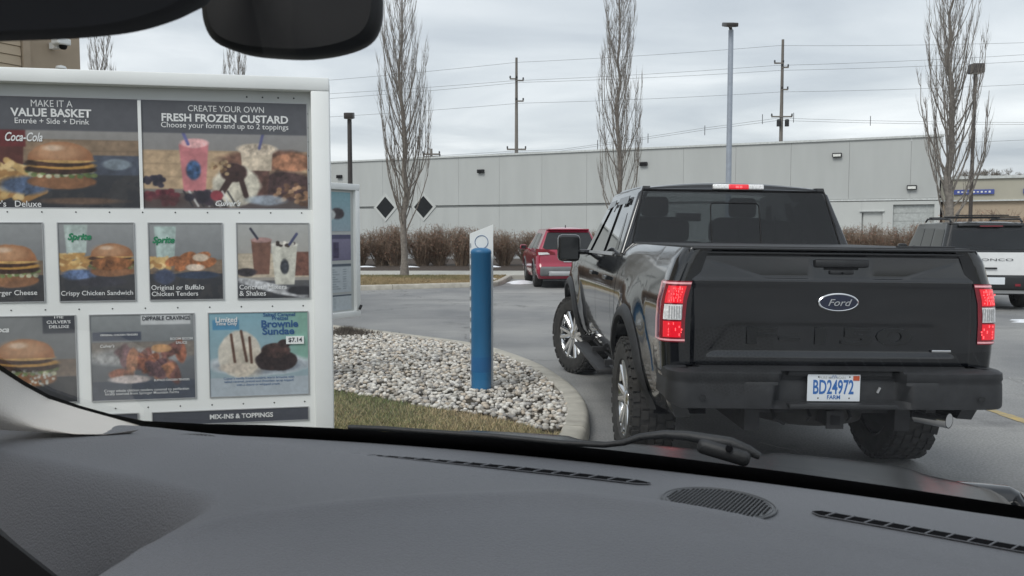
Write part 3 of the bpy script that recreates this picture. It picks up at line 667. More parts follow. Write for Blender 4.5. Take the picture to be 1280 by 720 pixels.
# ================================================================== PRINTED PICTURES (flat print on sheets)
def nfield(h, w, s, seed):
    r = np.random.default_rng(seed); out = np.zeros((h, w)); amp = 1; tot = 0
    for o_ in range(4):
        n = max(2, int(s*2**o_)); g = r.random((n+2, int(n*w/h)+3)); y = np.linspace(0, n, h); x = np.linspace(0, n*w/h, w)
        yi, xi = y.astype(int), x.astype(int); fy, fx = (y-yi)[:, None], (x-xi)[None]; fy = fy*fy*(3-2*fy); fx = fx*fx*(3-2*fx)
        a = g[yi][:, xi]; b_ = g[yi][:, xi+1]; c = g[yi+1][:, xi]; d = g[yi+1][:, xi+1]
        out += amp*((a*(1-fx)+b_*fx)*(1-fy)+(c*(1-fx)+d*fx)*fy); tot += amp; amp *= .55
    return out/tot
class Pic:
    """colours in display values 0..255, u right, v up, both in units of the picture height"""
    def __init__(s, w, h, asp, seed=1):
        s.w, s.h, s.asp, s.seed = w, h, asp, seed; s.I = np.zeros((h, w, 3)); s.v, s.u = np.mgrid[0:h, 0:w]; s.v = s.v/(h-1); s.u = s.u/(w-1)*asp; s.N = nfield(h, w, 9, seed); s.N2 = nfield(h, w, 24, seed+50); s.N3 = nfield(h, w, 48, seed+90)
    def grad(s, c0, c1, v0=0, v1=1):
        m = (s.v >= v0) & (s.v <= v1); t = ((s.v-v0)/(v1-v0))[..., None]; s.I = np.where(m[..., None], np.array(c0)*(1-t)+np.array(c1)*t, s.I)
    def mask(s, m, c, tex=0.2, op=1.0):
        m = np.clip(m, 0, 1)[..., None]*op; c = np.array(c)*(1+tex*2*(s.N2[..., None]-.5)+tex*2*(s.N[..., None]-.5)+tex*.9*(s.N3[..., None]-.5)); s.I = s.I*(1-m)+c*m
    def el(s, cx, cy, rx, ry, c, soft=.06, tex=.2, rot=0, op=1, wob=.12, vmin=-9, vmax=9):
        x = s.u-cx; y = s.v-cy; x, y = x*math.cos(rot)+y*math.sin(rot), -x*math.sin(rot)+y*math.cos(rot)
        d = np.sqrt((x/rx)**2+(y/ry)**2)*(1+wob*(s.N-.5)*2); m = np.clip((1-d)/soft+.5, 0, 1)*(s.v > vmin)*(s.v < vmax); s.mask(m, c, tex, op)
    def rect(s, x0, y0, x1, y1, c, tex=.05, taper=0, op=1, soft=.012):
        cx = (x0+x1)/2; hw = (x1-x0)/2*(1+taper*(s.v-y0)/(y1-y0)); m = np.clip((hw-np.abs(s.u-cx))/soft+.5, 0, 1)*np.clip((s.v-y0)/soft+.5, 0, 1)*np.clip((y1-s.v)/soft+.5, 0, 1); s.mask(m, c, tex, op)
    def line(s, x0, y0, x1, y1, r, c, tex=.15):
        dx, dy = x1-x0, y1-y0; t = np.clip(((s.u-x0)*dx+(s.v-y0)*dy)/(dx*dx+dy*dy), 0, 1); d = np.hypot(s.u-x0-t*dx, s.v-y0-t*dy); s.mask(np.clip((r-d)/.012+.5, 0, 1), c, tex)
    def table(s, c=(52,54,60), top=.33):
        s.grad((38,40,46), c, 0, top); s.mask((s.v < top)*(s.N > .52)*1.0, (70,66,64), .2, .35)
    def wood(s, v0, v1, c=(150,120,88)):
        s.rect(0, v0, s.asp, v1, c, .15)
        for k in range(3): s.rect(0, v0+(v1-v0)*(k+.9)/3, s.asp, v0+(v1-v0)*(k+1)/3, tuple(x*.88 for x in c), .1)
    def burger(s, cx, cy, r):
        s.el(cx, cy-.50*r, 1.02*r, .24*r, (132,78,44), .1); s.el(cx, cy-.56*r, .95*r, .2*r, (164,104,62), .3, op=.6)
        for k in range(24):
            a = (k/23-.5)*2; s.el(cx+a*1.02*r, cy-.25*r+.09*r*math.sin(k*2.3+cx*9), .10*r, .07*r, ((88,112,52), (190,190,150), (110,130,66))[k % 3], .4, .3)
        s.el(cx, cy-.10*r, 1.05*r, .17*r, (58,34,26), .12, .45); s.el(cx+.05*r, cy+.02*r, 1.0*r, .13*r, (206,142,50), .2, .15)
        s.el(cx-.1*r, cy+.10*r, 1.02*r, .13*r, (66,38,28), .15, .45); s.el(cx+.1*r, cy+.18*r, .9*r, .09*r, (214,160,80), .25, .2)
        s.el(cx, cy+.22*r, 1.0*r, .56*r, (168,100,56), .05, .12, wob=.06, vmin=cy+.18*r); s.el(cx-.1*r, cy+.45*r, .75*r, .28*r, (206,146,98), .7, .1, op=.85, wob=.05, vmin=cy+.18*r)
        s.el(cx-.25*r, cy+.58*r, .30*r, .09*r, (240,208,178), .8, .1, op=.7)
    def fries(s, cx, cy, r, n=26):
        rr = random.Random(s.seed+7)
        for k in range(n):
            x = cx+rr.uniform(-1,1)*r; y = cy+rr.uniform(-.5,.5)*r; a = rr.uniform(-.6,.9); l = r*rr.uniform(.35,.7); c = rr.choice([(220,172,92),(200,144,68),(232,192,120),(178,122,58)])
            s.line(x-l*math.cos(a)/2, y-l*math.sin(a)/2, x+l*math.cos(a)/2, y+l*math.sin(a)/2, .028, c)
    def cup(s, x0, y0, x1, y1, c, lid=None, taper=.3):
        s.rect(x0, y0, x1, y1, c, .14, taper); s.rect(x0+.01, y0, x0+(x1-x0)*.3, y1, tuple(min(255, q*1.18) for q in c), .05, taper*.4, .5, .04)
        if lid: s.el((x0+x1)/2, y1, (x1-x0)*.5*(1+taper)*1.05, .035, lid, .3)
    def berries(s, cx, cy, rx, ry, cols, n=18, r=.03):
        rr = random.Random(s.seed+3)
        for k in range(n):
            a = rr.uniform(0, 6.3); q = rr.random()**.5; s.el(cx+rx*q*math.cos(a), cy+ry*q*math.sin(a), r, r*.8, rr.choice(cols), .4, .3)
    def build(s, name, P0, U, V, W, H, parent, off):
        """a thin sheet with the print on its face"""
        I = s.I.copy(); I[1:-1, 1:-1] = (I[1:-1, 1:-1]*6+I[:-2, 1:-1]+I[2:, 1:-1]+I[1:-1, :-2]+I[1:-1, 2:])/10; g_ = I.mean(2, keepdims=True); I = (I*.78+g_*.22)*.90+22; I = np.clip(I, 0, 255)/255.; L = np.where(I <= .04045, I/12.92, ((I+.055)/1.055)**2.4)  # grey veil of glare mixed into the print colours
        L = L*.92
        P0, U, V = np.array(P0), np.array(U), np.array(V); a = (s.u/s.asp*W)[..., None]; b_ = (s.v*H)[..., None]
        X = (P0+a*U+b_*V+np.cross(U, V)*off).reshape(-1, 3); idx = np.arange(s.h*s.w).reshape(s.h, s.w)
        F = np.stack([idx[:-1, :-1], idx[:-1, 1:], idx[1:, 1:], idx[1:, :-1]], 2).reshape(-1, 4)
        return arrays_obj(name, X, F, M_print, L.reshape(-1, 3), parent)

# ================================================================== MENU BOARD
BANG = R(11); P0 = at(411, 97, Y=4.0); BU = Vector((math.cos(BANG), math.sin(BANG), 0)); BN = Vector((math.sin(BANG), -math.cos(BANG), 0))
mb = tag(empty('menu_board', (P0.x, P0.y, 0), BANG), 'big white framed drive through menu board with food pictures', 'menu board')
def onb(px, py, dep=0.0):
    d = ray(px, py); p0 = Vector((P0.x, P0.y, 0)) - BN*dep; o = Vector((0,0,EYE)); t = (p0-o).dot(BN)/d.dot(BN); q = o+d*t-Vector((P0.x, P0.y, 0)); return q.dot(BU), q.z
ZT = P0.z; REC = .035
xr = onb(391, 300)[0]; z_in = onb(385, 113)[1]; WL = 3.3
b = MB()
b.box((-WL/2, .11, (ZT+z_in)/2+.0), (WL, .22, ZT-z_in), bev=.006)
b.box((xr/2-.0, .11, (z_in+.42)/2), (-xr, .218, z_in-.42), bev=.006)
b.box((-WL-xr/2, .11, (z_in+.42)/2), (-xr, .218, z_in-.42), bev=.006)
b.box((-WL/2, .11, .375), (WL, .22, .09), bev=.006)
b.build('frame', M_white, mb, smooth=30)
b = MB(); b.box(((xr-WL-xr)/2, .13, (z_in+.42)/2), (WL+2*xr, .15, z_in-.42)); b.build('backing', M_frame_in, mb)
for xx in (-.35, -WL+.35): MB().box((xx, .12, .17), (.14, .14, .35)).build('post', M_white, mb)
MB().box((-WL/2,.12,.04), (WL*.9,.5,.12), bev=.02).build('base', M_conc, mb)
YB = .055
def rectpx(x0, y0, x1, y1, dep=YB):
    a = onb(x0, y0, dep); c = onb(x1, y1, dep); return a[0], c[1], c[0], a[1]   # x0,z0,x1,z1
def zrow(xm, y, dep=YB): return onb(xm, y, dep)[1]
# white lower face panel, proud of the grey backing
zr_top = zrow(280, 262); xR = xr
b = MB(); b.box(((xR-WL-xR)/2, .048, (zr_top+.42)/2), (WL+2*xR, .016, zr_top-.42)); b.build('face_panel', M_white, mb)
b = MB()
xa = onb(176, 190, YB)[0]; b.box((xa, .052, (z_in+zr_top)/2-.03), (.014, .012, z_in-zr_top-.06)); b.build('divider', M_white, mb)
b = MB()
for k in range(14): b.disc((onb(386.5, 300, YB)[0]+.0, .0535, z_in-.1-k*.065), .004, 8)
for k in range(4): b.disc((onb(386.5, 300, YB)[0]-.06-.07*k, .0535, z_in-.03), .004, 8)
for r_ in (266, 383, 504):
    for k in range(12): b.disc((onb(386, 300, YB)[0]-.03-.14*k, .0385, zrow(300, r_)), .0035, 8)
tag(b.build('rivets', M_dark, mb), kind='stuff')
PZ = {'a': (zrow(280,127.5), zrow(280,260.5)), 'b': (zrow(230,279.3), zrow(330,372.4)), 'c': (zrow(325,390.3), zrow(325,493)), 'd': (zrow(290,511.5), zrow(290,527))}
def poster(row, x0, x1, pic, name='menu_picture', lab=None):
    mid = {'a': 190, 'b': 325, 'c': 440, 'd': 515}[row]; yd = .0535 if row == 'a' else .0385
    X0, X1 = onb(x0, mid, yd)[0], onb(x1, mid, yd)[0]; z1, z0 = PZ[row]
    o = pic.build(name, (X0, yd, z0), (1,0,0), (0,0,1), X1-X0, z1-z0, mb, .001)
    bd = MB(); t_ = .004
    for (cx, cz, sx, sz) in (((X0+X1)/2, z1+t_/2, X1-X0+2*t_, t_), ((X0+X1)/2, z0-t_/2, X1-X0+2*t_, t_), (X0-t_/2, (z0+z1)/2, t_, z1-z0), (X1+t_/2, (z0+z1)/2, t_, z1-z0)): bd.box((cx, yd-.002, cz), (sx, .004, sz))
    bd.build('edging', M_silver, o)
    if lab: o['label'] = lab
    def T(txt, px, py, wpx=None, hpx=None, m=M_letter_w, **k):
        x, z = onb(px, py, yd); s = (onb(px+5, py, yd)[0]-onb(px-5, py, yd)[0])/10
        if wpx: return lettering(txt, wpx*s, (x, yd, z), (1,0,0), (0,0,1), m, o, ext=.003, fit='w', **k)
        return lettering(txt, hpx*s, (x, yd, z), (1,0,0), (0,0,1), m, o, ext=.003, fit='h', **k)
    return o, T
HDR = (78,80,88)
# --- value basket
p = Pic(200, 132, 1.52, 11); p.grad((90,84,80), (168,166,162)); p.wood(.33, .62, (140,112,84)); p.table(top=.40)
p.rect(1.0, .30, 1.52, .48, (66,74,92), .2); p.el(1.32, .40, .13, .05, (120,136,150), .3)
p.cup(.30, .36, .50, .70, (86,36,30), (60,30,28), .18); p.rect(.27, .55, .53, .70, (110,30,32), .15)
p.fries(.30, .22, .30, 46); p.fries(.12, .30, .2, 20); p.el(.52, .2, .22, .08, (70,92,130), .4, .4); p.burger(.83, .38, .28)
p.el(1.0, .06, .35, .03, (124,86,62), .6, op=.7); p.rect(0, .70, 1.52, 1, HDR, .02)
o, T = poster('a', -46, 174, p, lab='value basket picture with burger, fries and cola')
T('MAKE IT A', 64.5, 129.5, 52, hscale=1.15); T('VALUE BASKET', 64.5, 141, 101, bold=.028); T('Entrée + Side + Drink', 65, 151.5, 93, bold=.006)
T('Coca-Cola', 29, 171, 47, m=M_letter_w, bold=.02, shear=.35, hscale=1.5); T("er's   Deluxe", 22, 254.5, 60, bold=.006)
# --- frozen custard
p = Pic(204, 138, 1.51, 12); p.grad((120,110,100), (150,152,156)); p.wood(.18, .54, (196,160,118)); p.el(1.15, .46, .45, .10, (110,70,54), .3, .4); p.grad((80,70,70), (90,74,70), 0, .14)
p.el(1.36, .44, .19, .09, (176,110,74), .2, .4); p.el(1.3, .22, .3, .14, (66,44,44), .3, .5)
p.rect(.36, .16, .56, .60, (212,112,118), .12, .34); p.el(.47, .61, .13, .045, (228,160,160), .25, .3); p.line(.36,.72,.41,.60,.014,(86,90,160)); p.el(.455,.36,.065,.09,(52,92,150),.3,.6)
p.rect(.93, .12, 1.13, .50, (92,58,50), .3, .35); p.rect(.90, .36, 1.17, .54, (206,186,158), .25, .1); p.el(1.04, .56, .19, .055, (222,200,172), .25, .4); p.line(1.10,.72,1.06,.57,.013,(84,88,150))
p.el(.84, .22, .22, .20, (206,198,176), .15, .25); p.el(.82, .34, .13, .09, (58,36,34), .2, .4); p.line(.8,.3,.7,.14,.03,(60,38,36)); p.line(.88,.3,.93,.12,.025,(60,38,36)); p.berries(.70,.38,.09,.07,[(176,142,96),(120,84,54)],14,.022)
p.berries(.1, .25, .09, .05, [(50,44,60),(36,34,50)], 20, .028); p.berries(.16, .10, .16, .07, [(110,36,46),(86,26,38)], 26, .032); p.el(.18, .06, .18, .06, (74,48,46), .5, op=.5)
for k in range(9): p.line(.36+k*.05, .16, .44+k*.05, .02, .008, (214,214,210) if k % 2 else (40,40,46))
p.berries(.50, .10, .13, .05, [(54,44,56),(40,36,48)], 10, .045); p.el(.66,.12,.06,.05,(150,46,58),.3); p.berries(1.38, .12, .18, .12, [(150,104,70),(100,66,48),(176,130,92)], 34, .026)
p.el(1.12, .08, .18, .05, (150,170,190), .4, .3, op=.7); p.rect(0, .70, 1.51, 1, HDR, .02)
o, T = poster('a', 178, 384, p, lab='frozen custard picture with pink and brown cups')
T('CREATE YOUR OWN', 283, 136.5, 95, hscale=1.1); T('FRESH FROZEN CUSTARD', 282, 148.3, 158, bold=.028); T('Choose your form and up to 2 toppings', 282, 158.5, 159, bold=.004); T('Culver\'s', 284, 254, 32, bold=.02, shear=.4)
# --- row two
def bg2(seed, top=(150,154,156)):
    p = Pic(112, 112, 1.0, seed); p.grad((92,94,98), top); p.wood(.30, .52, (128,104,82)); p.table(top=.34); return p
p = bg2(13); p.burger(.56, .45, .36); p.el(.1, .4, .18, .12, (200,160,84), .4)
o, T = poster('b', -40, 54, p); T('ButterBurger Cheese', 5, 367, 84, bold=.008)
p = bg2(14); p.fries(.18, .50, .20, 34); p.el(.26, .34, .22, .07, (84,110,160), .4, .4); p.cup(.10, .62, .36, .98, (176,196,190), None, .2); p.burger(.70, .52, .28); p.el(.70,.48,.27,.09,(150,84,40),.2,.4); p.el(.55,.24,.35,.06,(52,52,62),.4)
o, T = poster('b', 74, 168, p); T('Sprite', 99, 297, 30, m=M_letter_g, bold=.04, shear=.3); T('Crispy Chicken Sandwich', 122, 367, 90, bold=.008)
p = bg2(15); p.cup(.10, .55, .34, .96, (170,196,190), None, .25); p.fries(.12, .48, .12, 18)
for q in ((.32,.50),(.45,.44),(.60,.50),(.72,.56),(.80,.48),(.52,.56),(.68,.44)): p.el(q[0], q[1], .12, .06, (176,96,48), .2, .4, rot=.3)
p.el(.70,.55,.11,.05,(226,200,170),.3,.2); p.el(.62,.42,.13,.045,(232,206,180),.3,.2); p.el(.66,.32,.3,.05,(44,58,84),.3); p.el(.2,.3,.14,.1,(60,72,104),.4)
o, T = poster('b', 187, 278, p); T('Sprite', 204, 301, 28, m=M_letter_g, bold=.04, shear=.3); T('Original or Buffalo', 222.5, 360, 66, bold=.008); T('Chicken Tenders', 219, 367, 58, bold=.008)
p = Pic(112,112,.96,16); p.grad((150,140,128), (176,178,176)); p.wood(.28,.6,(196,178,150)); p.table((96,98,104),.24); p.rect(.72,.3,.96,.62,(118,70,56),.3)
p.cup(.22,.32,.42,.78,(120,76,60),(176,130,124),.35); p.line(.18,.93,.27,.80,.016,(40,42,60)); p.cup(.50,.18,.76,.72,(206,204,188),(220,216,204),.35); p.berries(.64,.73,.15,.03,[(60,48,44),(220,214,200)],16,.025); p.line(.80,.86,.70,.72,.018,(60,66,110)); p.el(.63,.42,.06,.10,(48,52,60),.3,.6)
p.el(.12,.35,.14,.06,(40,36,40),.3,.5); p.el(.45,.14,.5,.06,(190,192,196),.3,.3,rot=-.25); p.el(.86,.1,.2,.06,(40,40,46),.3)
o, T = poster('b', 297, 386, p); T('Concrete Mixers', 329, 358.5, 59, bold=.008); T('& Shakes', 316, 366.5, 33, bold=.008)
# --- row three
p = Pic(112,100,1.12,17); p.grad((84,84,86), (126,130,132)); p.wood(.3,.5,(120,100,84)); p.table(top=.3); p.burger(.50,.46,.36); p.berries(.5,.28,.36,.12,[(200,200,190),(90,84,70),(150,150,140)],40,.018); p.rect(.72,.80,1.12,1,(58,62,72),.02)
o, T = poster('c', -20, 95, p); T('THE', 73, 396, 13, bold=.02, hscale=.8); T("CULVER'S", 73.5, 402.3, 30, bold=.02, hscale=.8); T('DELUXE', 74, 408.3, 25, bold=.02, hscale=.8); T('Coca', 0, 412, 22, bold=.03, shear=.3)
p = Pic(144,112,1.24,18); p.grad((70,74,82), (140,146,148)); p.rect(0,.0,1.24,.22,(60,68,84),.1); p.wood(.5,.68,(128,118,108)); p.el(.5,.5,.6,.1,(150,150,150),.5,.3)
for q in range(16):
    p.el(.35+.75*((q*.37) % 1), .30+.30*((q*.61) % 1), .15, .07, [(156,84,58),(120,70,62),(178,108,70),(110,72,76)][q % 4], .25, .45, rot=q)
p.el(.45,.24,.24,.05,(196,180,176),.3,.3); p.el(.84,.60,.12,.05,(214,150,90),.3); p.rect(.02,.70,.60,.80,(64,72,92),.03); p.rect(.60,.88,1.2,1,(206,210,212),.02)
o, T = poster('c', 114, 243, p); T('DIPPABLE CRAVINGS', 208, 397.5, 60, m=M_letter_k, bold=.02, hscale=1.15); T('ORIGINAL CHICKEN TENDERS', 149, 418.5, 47, bold=.02); T('BOOM BOOM', 227, 423, 28, bold=.01); T('SAUCE', 227, 428, 14, bold=.01); T('BUFFALO CHICKEN TENDERS', 215, 474.5, 44, bold=.01, hscale=1.2)
T('Crispy whole chicken tenders covered to perfection', 184, 487.5, 106, bold=.005); T('locally sourced from Springer Mountain Farms', 178, 491.5, 92, bold=.005); T("Culver's", 134, 432.5, 18, bold=.01, shear=.2)
p = Pic(144,120,1.19,19); p.grad((150,168,176), (120,176,196)); p.mask((p.u > .75)*np.clip((p.u-.75)*3, 0, 1)*(p.v > .4), (120,178,158), .05); p.el(.60,.38,.62,.14,(196,206,214),.2,.1); p.el(.62,.36,.52,.10,(90,104,122),.3,.1,op=.6)
p.el(.36,.50,.26,.28,(216,206,188),.08,.12,wob=.05); p.el(.44,.40,.2,.2,(200,184,160),.4,.2,op=.6)
for a_ in ((.26,.74,.30,.40),(.38,.78,.44,.42),(.48,.70,.50,.40)): p.line(*a_,.016,(92,56,40))
p.el(.30,.34,.18,.06,(206,190,170),.3); p.el(.80,.42,.26,.13,(44,30,30),.1,.5); p.el(.80,.54,.18,.09,(62,40,36),.15,.6); p.el(.9,.62,.08,.05,(52,34,32),.2,.6); p.rect(0,0,1.19,.22,(170,184,196),.04)
p.rect(.04,.80,.36,.92,(60,140,190),.04)
o, T = poster('c', 262, 385, p); T('Limited', 283, 399.5, 27, bold=.02); T('Time Only', 283, 405, 27, bold=.02); T('Salted Caramel', 349, 393, 40, m=M_letter_b, bold=.02); T('Pretzel', 350, 397.5, 20, m=M_letter_b, bold=.02)
T('Brownie', 349.5, 404.5, 46, m=M_letter_b, bold=.03, hscale=.95); T('Sundae', 348, 413.5, 40, m=M_letter_b, bold=.03, hscale=.9)
tg = rectpx(357.5, 420.5, 380, 429.5, .034); tgo = MB().box(((tg[0]+tg[2])/2, .034, (tg[1]+tg[3])/2), (tg[2]-tg[0], .006, tg[3]-tg[1])).build('price_tag', M_white, o)
x_, z_ = onb(369, 425, .03); lettering('$7.14', .062, (x_, .0305, z_), (1,0,0), (0,0,1), M_letter_k, tgo, ext=.0006, bold=.02)
for i, t_ in enumerate(('Culver\'s vanilla frozen custard, warm brownie with', 'salted caramel, pretzel and chocolate syrup topped', 'with a cherry or whipped cream')): T(t_, 324 if i < 2 else 323, 472+i*4.2, (88, 86, 54)[i], m=M_letter_b)
# --- header bars
p = Pic(60,10,6.,20); p.grad((66,70,82), (66,70,82)); o, T = poster('d', 100, 172, p, name='header_strip')
p = Pic(90,10,12.,21); p.grad((66,70,82), (66,70,82)); o, T = poster('d', 191, 385, p, name='header_strip'); T('MIX-INS & TOPPINGS', 302, 519.5, 79, bold=.03)

# ================================================================== SECOND BOARD
A2 = R(33); e1 = at(449.5, 300, Y=9.0)
b2 = tag(empty('small_menu_board', (e1.x, e1.y, 0), PI/2-A2), 'small white framed board with printed sheets behind the big board', 'menu board')
ZT2, ZB2 = 2.07, .68; WW = 1.15     # local x: along the board, 0 at the far right end, negative toward the viewer's left
b = MB(); fr = .065
b.box((-WW/2, .07, ZT2-fr/2), (WW, .16, fr), bev=.006); b.box((-WW/2, .07, ZB2+fr/2), (WW, .16, fr), bev=.006)
b.box((-fr/2, .07, (ZT2+ZB2)/2), (fr, .158, ZT2-ZB2-2*fr), bev=.006); b.box((-WW+fr/2, .07, (ZT2+ZB2)/2), (fr, .158, ZT2-ZB2-2*fr), bev=.006)
b.build('frame', M_white, b2, smooth=30)
MB().box((-WW/2, .08, (ZT2+ZB2)/2), (WW-2*fr, .10, ZT2-ZB2-2*fr)).build('backing', M_frame_in, b2)
MB().box((-WW/2, .08, ZB2/2), (.16,.14,ZB2)).build('post', M_white, b2)
hz = [(1.985, 1.57), (1.545, 1.27), (1.245, .90), (.885, .76)]
for k, (z1, z0) in enumerate([(1.98, 1.58), (1.545, 1.28), (1.245, .95), (.925, .765)]):
    for (xa_, xb_) in ((-.52, -.105), (-.97, -.57)):
        p = Pic(40, 40, (xb_-xa_)/(z1-z0), 30+k)
        if k == 0: p.grad((150,176,190), (120,176,190)); p.el(.55,.45,.25,.15,(56,44,50),.2,.4); p.el(.3,.42,.2,.14,(200,206,206),.2)
        elif k == 1: p.grad((110,104,140), (130,124,160)); p.rect(.2,.1,.45,.7,(190,180,200),.3); p.rect(.6,.1,.9,.7,(60,50,90),.3); p.rect(0,.84,3,1,(70,70,110),.02)
        else:
            p.grad((190,202,210), (196,208,214)); p.rect(0,.90,3,1,(70,84,100),.02)
            for q in range(9): p.line(.1, .80-q*.085, .1+(.5+.3*((q*.37) % 1)), .80-q*.085, .012, (120,134,146))
            for q in range(9): p.line(1.0, .80-q*.085, 1.15, .80-q*.085, .012, (120,134,146))
        p.build('menu_sheet', (xa_, .028, z0), (1,0,0), (0,0,1), xb_-xa_, z1-z0, b2, .001)
hg = MB().box((-.02,-.02,ZB2+.10), (.02,.02,.05), ry=.6).build('latch', M_dark, b2)

# ================================================================== BLUE POST AND WHITE SIGN SLAB
bp = at(601.7, 489, z=.09); r0 = .5*25.3*bp.y/FPX; zt = EYE+(289.3-309.5)*bp.y/FPX
bo = tag(empty('bollard', (bp.x, bp.y, .0)), 'blue plastic sleeved bollard standing in the stones', 'bollard')
prof = [(0,r0),(zt-.06,r0),(zt-.055,r0*1.03),(zt-.035,r0*1.03),(zt-.018,r0*.93),(zt-.004,r0*.6),(zt,0)]
MB().lathe(prof, 40, 'Z').build('sleeve', M_blue, bo, smooth=50)
MB().lathe([(.28,r0*1.004),(.28,r0*1.012),(.42,r0*1.012),(.42,r0*1.004)], 40, 'Z').build('band', mat('blue_sleeve_faded', (.022,.14,.34), .4, var=.1, scale=4), bo, smooth=50)
ya = bp.y+.135; xl = (587.3-640)/FPX*ya; xrr = (616.5-640)/FPX*ya; zl = EYE+(289.3-292)*ya/FPX; zr = EYE+(289.3-280.5)*ya/FPX
sp = tag(empty('sign_slab', (xl, ya, 0)), 'narrow white slab with slanted top and circle mark behind the blue bollard', 'sign')
b = MB(); b.prism([(0,0),(xrr-xl,0),(xrr-xl,zr),(0,zl)], lambda x, z: (x, -.012, z), lambda x, z: (x, .012, z)); b.build('panel', M_white, sp)
b = MB(); cx, cz = (602-587.3)/FPX*ya, EYE+(289.3-302.5)*ya/FPX
b.tube([(cx+.061*math.cos(a*PI/16), -.014, cz+.061*math.sin(a*PI/16)) for a in range(33)], .003, 5); b.build('circle_mark', M_letter_b, sp)
b = MB()
for k in range(13): b.box((.004,-.016,.25+k*.1), (.012,.006,.035))
tag(b.build('edge_clips', M_silver, sp), kind='stuff')

# ================================================================== VEHICLE HELPERS
def lerp1(z, T):
    if z <= T[0][0]: return T[0][1]
    for (a, va), (b_, vb) in zip(T, T[1:]):
        if z <= b_: return va+(vb-va)*(z-a)/(b_-a)
    return T[-1][1]
def sstep(a, b_, x):
    t = max(0, min(1, (x-a)/(b_-a))); return t*t*(3-2*t)
def make_wheel(parent, x, y, z, r, w_, side, steer=0., spokes=6, rimm=None, lugs=True, rr=.63):
    rimm = rimm or M_alloy; h = w_/2
    b = MB(); rb = r*rr
    b.lathe([(-h+.01,rb*.96),(-h+.015,rb),(-h+.04,rb*.93),(h-.07,rb*.90),(h-.03,rb*.94),(h-.012,rb),(h-.004,rb*1.02)], 48, 'X')
    # spokes in pairs with a twisted look
    for k in range(spokes):
        a0 = 2*PI*k/spokes
        for sgn in (-1, 1):
            q0 = a0+sgn*.16; q1 = a0+sgn*.20*6/spokes; i0, i1 = .18*rb, .985*rb; t0, t1 = .10*rb, .085*rb
            def P(rad, an, off, xx): return (xx, rad*math.cos(an)-off*math.sin(an), rad*math.sin(an)+off*math.cos(an))
            vs = [P(i0,q0,-t0,h-.05), P(i0,q0,t0,h-.05), P(i1,q1,t1,h-.022), P(i1,q1,-t1,h-.022), P(i0,q0,-t0*.6,h-.03), P(i0,q0,t0*.6,h-.03), P(i1,q1,t1*.6,h-.010), P(i1,q1,-t1*.6,h-.010)]
            b.add(vs, [(3,2,1,0),(4,5,6,7),(0,1,5,4),(1,2,6,5),(2,3,7,6),(3,0,4,7)])
    b.lathe([(h-.06,.28*rb),(h-.035,.26*rb),(h-.025,.2*rb),(h-.018,.13*rb),(h-.015,0)], 24, 'X')
    wh_ = b.build('wheel', rimm, parent, smooth=35, loc=(x, y, z)); wh_.rotation_euler = (0, 0, steer+(PI if side < 0 else 0))
    b = MB(); b.lathe([(h-.1,.9*rb),(h-.1,.0)], 32, 'X'); b.lathe([(-h+.03,.9*rb),(-h+.03,.0)], 32, 'X'); b.build('brake_disc', M_dark, wh_)
    b = MB(); b.lathe([(-h+.02,rb*.97),(-h,rb*1.02),(-h-.012,r*.80),(-h-.008,r*.9),(-h+.012,r*.955),(-h+.035,r*.975),(h-.035,r*.975),(h-.012,r*.955),(h+.008,r*.9),(h+.012,r*.80),(h,rb*1.02),(h-.02,rb*.97)], 64, 'X')
    if lugs:
        n = 34
        for k in range(n):
            for j, (xx, ww, da) in enumerate(((-h*.80,h*.34,0),(-h*.36,h*.34,.5),(h*.02,h*.30,0),(h*.40,h*.34,.5),(h*.82,h*.34,0))):
                an = 2*PI*(k+da+.12*math.sin(k*3+j))/n; rad = r*.985; c = (xx, rad*math.cos(an), rad*math.sin(an))
                b.box(c, (ww, 2*PI*r/n*.66, r*.03), rx=an-PI/2)
            for s_ in (-1, 1):
                an = 2*PI*(k+.25)/n; rad = r*.925; b.box((s_*(h+.004), rad*math.cos(an), rad*math.sin(an)), (.016, 2*PI*r/n*.5, r*.06), rx=an-PI/2)
    b.build('tyre', M_rubber, wh_, smooth=40)
    return wh_

# ================================================================== BLACK PICKUP
TX, TY, TYAW, LEAN = 1.803, 4.622, R(1.9), .013
tk = tag(empty('pickup_truck', (TX, TY, 0), TYAW), 'black crew cab pickup truck with lit brake lights ahead in the lane', 'pickup truck')
tk.rotation_euler = (0, LEAN, TYAW); tk.scale = (.968, 1, 1)
XT = [(.50,.895),(.58,.945),(.72,.978),(.95,.995),(1.10,.995),(1.20,.985),(1.27,.965),(1.33,.945),(1.40,.922),(1.455,.903),(1.477,.872)]
RA = .565; CZ = .43; WC = (1.25, 4.93)
def tlow(y):
    z = .50
    for c in WC:
        if abs(y-c) < RA: z = max(z, CZ+math.sqrt(max(0, RA*RA-(y-c)**2)))
    return z
def tx(y, z):
    x = lerp1(z, XT)
    for c in WC:
        d = math.hypot(y-c, z-CZ); x += .042*sstep(.84, .58, d)
    if y > 5.2: x -= .12*((y-5.2)/.6)**2
    return x
def tys(y0, y1):
    ys = list(np.linspace(y0, y1, max(3, int((y1-y0)/.09))))
    for c in WC:
        ys += [c+RA*math.cos(a*PI/36) for a in range(37) if y0 < c+RA*math.cos(a*PI/36) < y1]
    return sorted(ys)
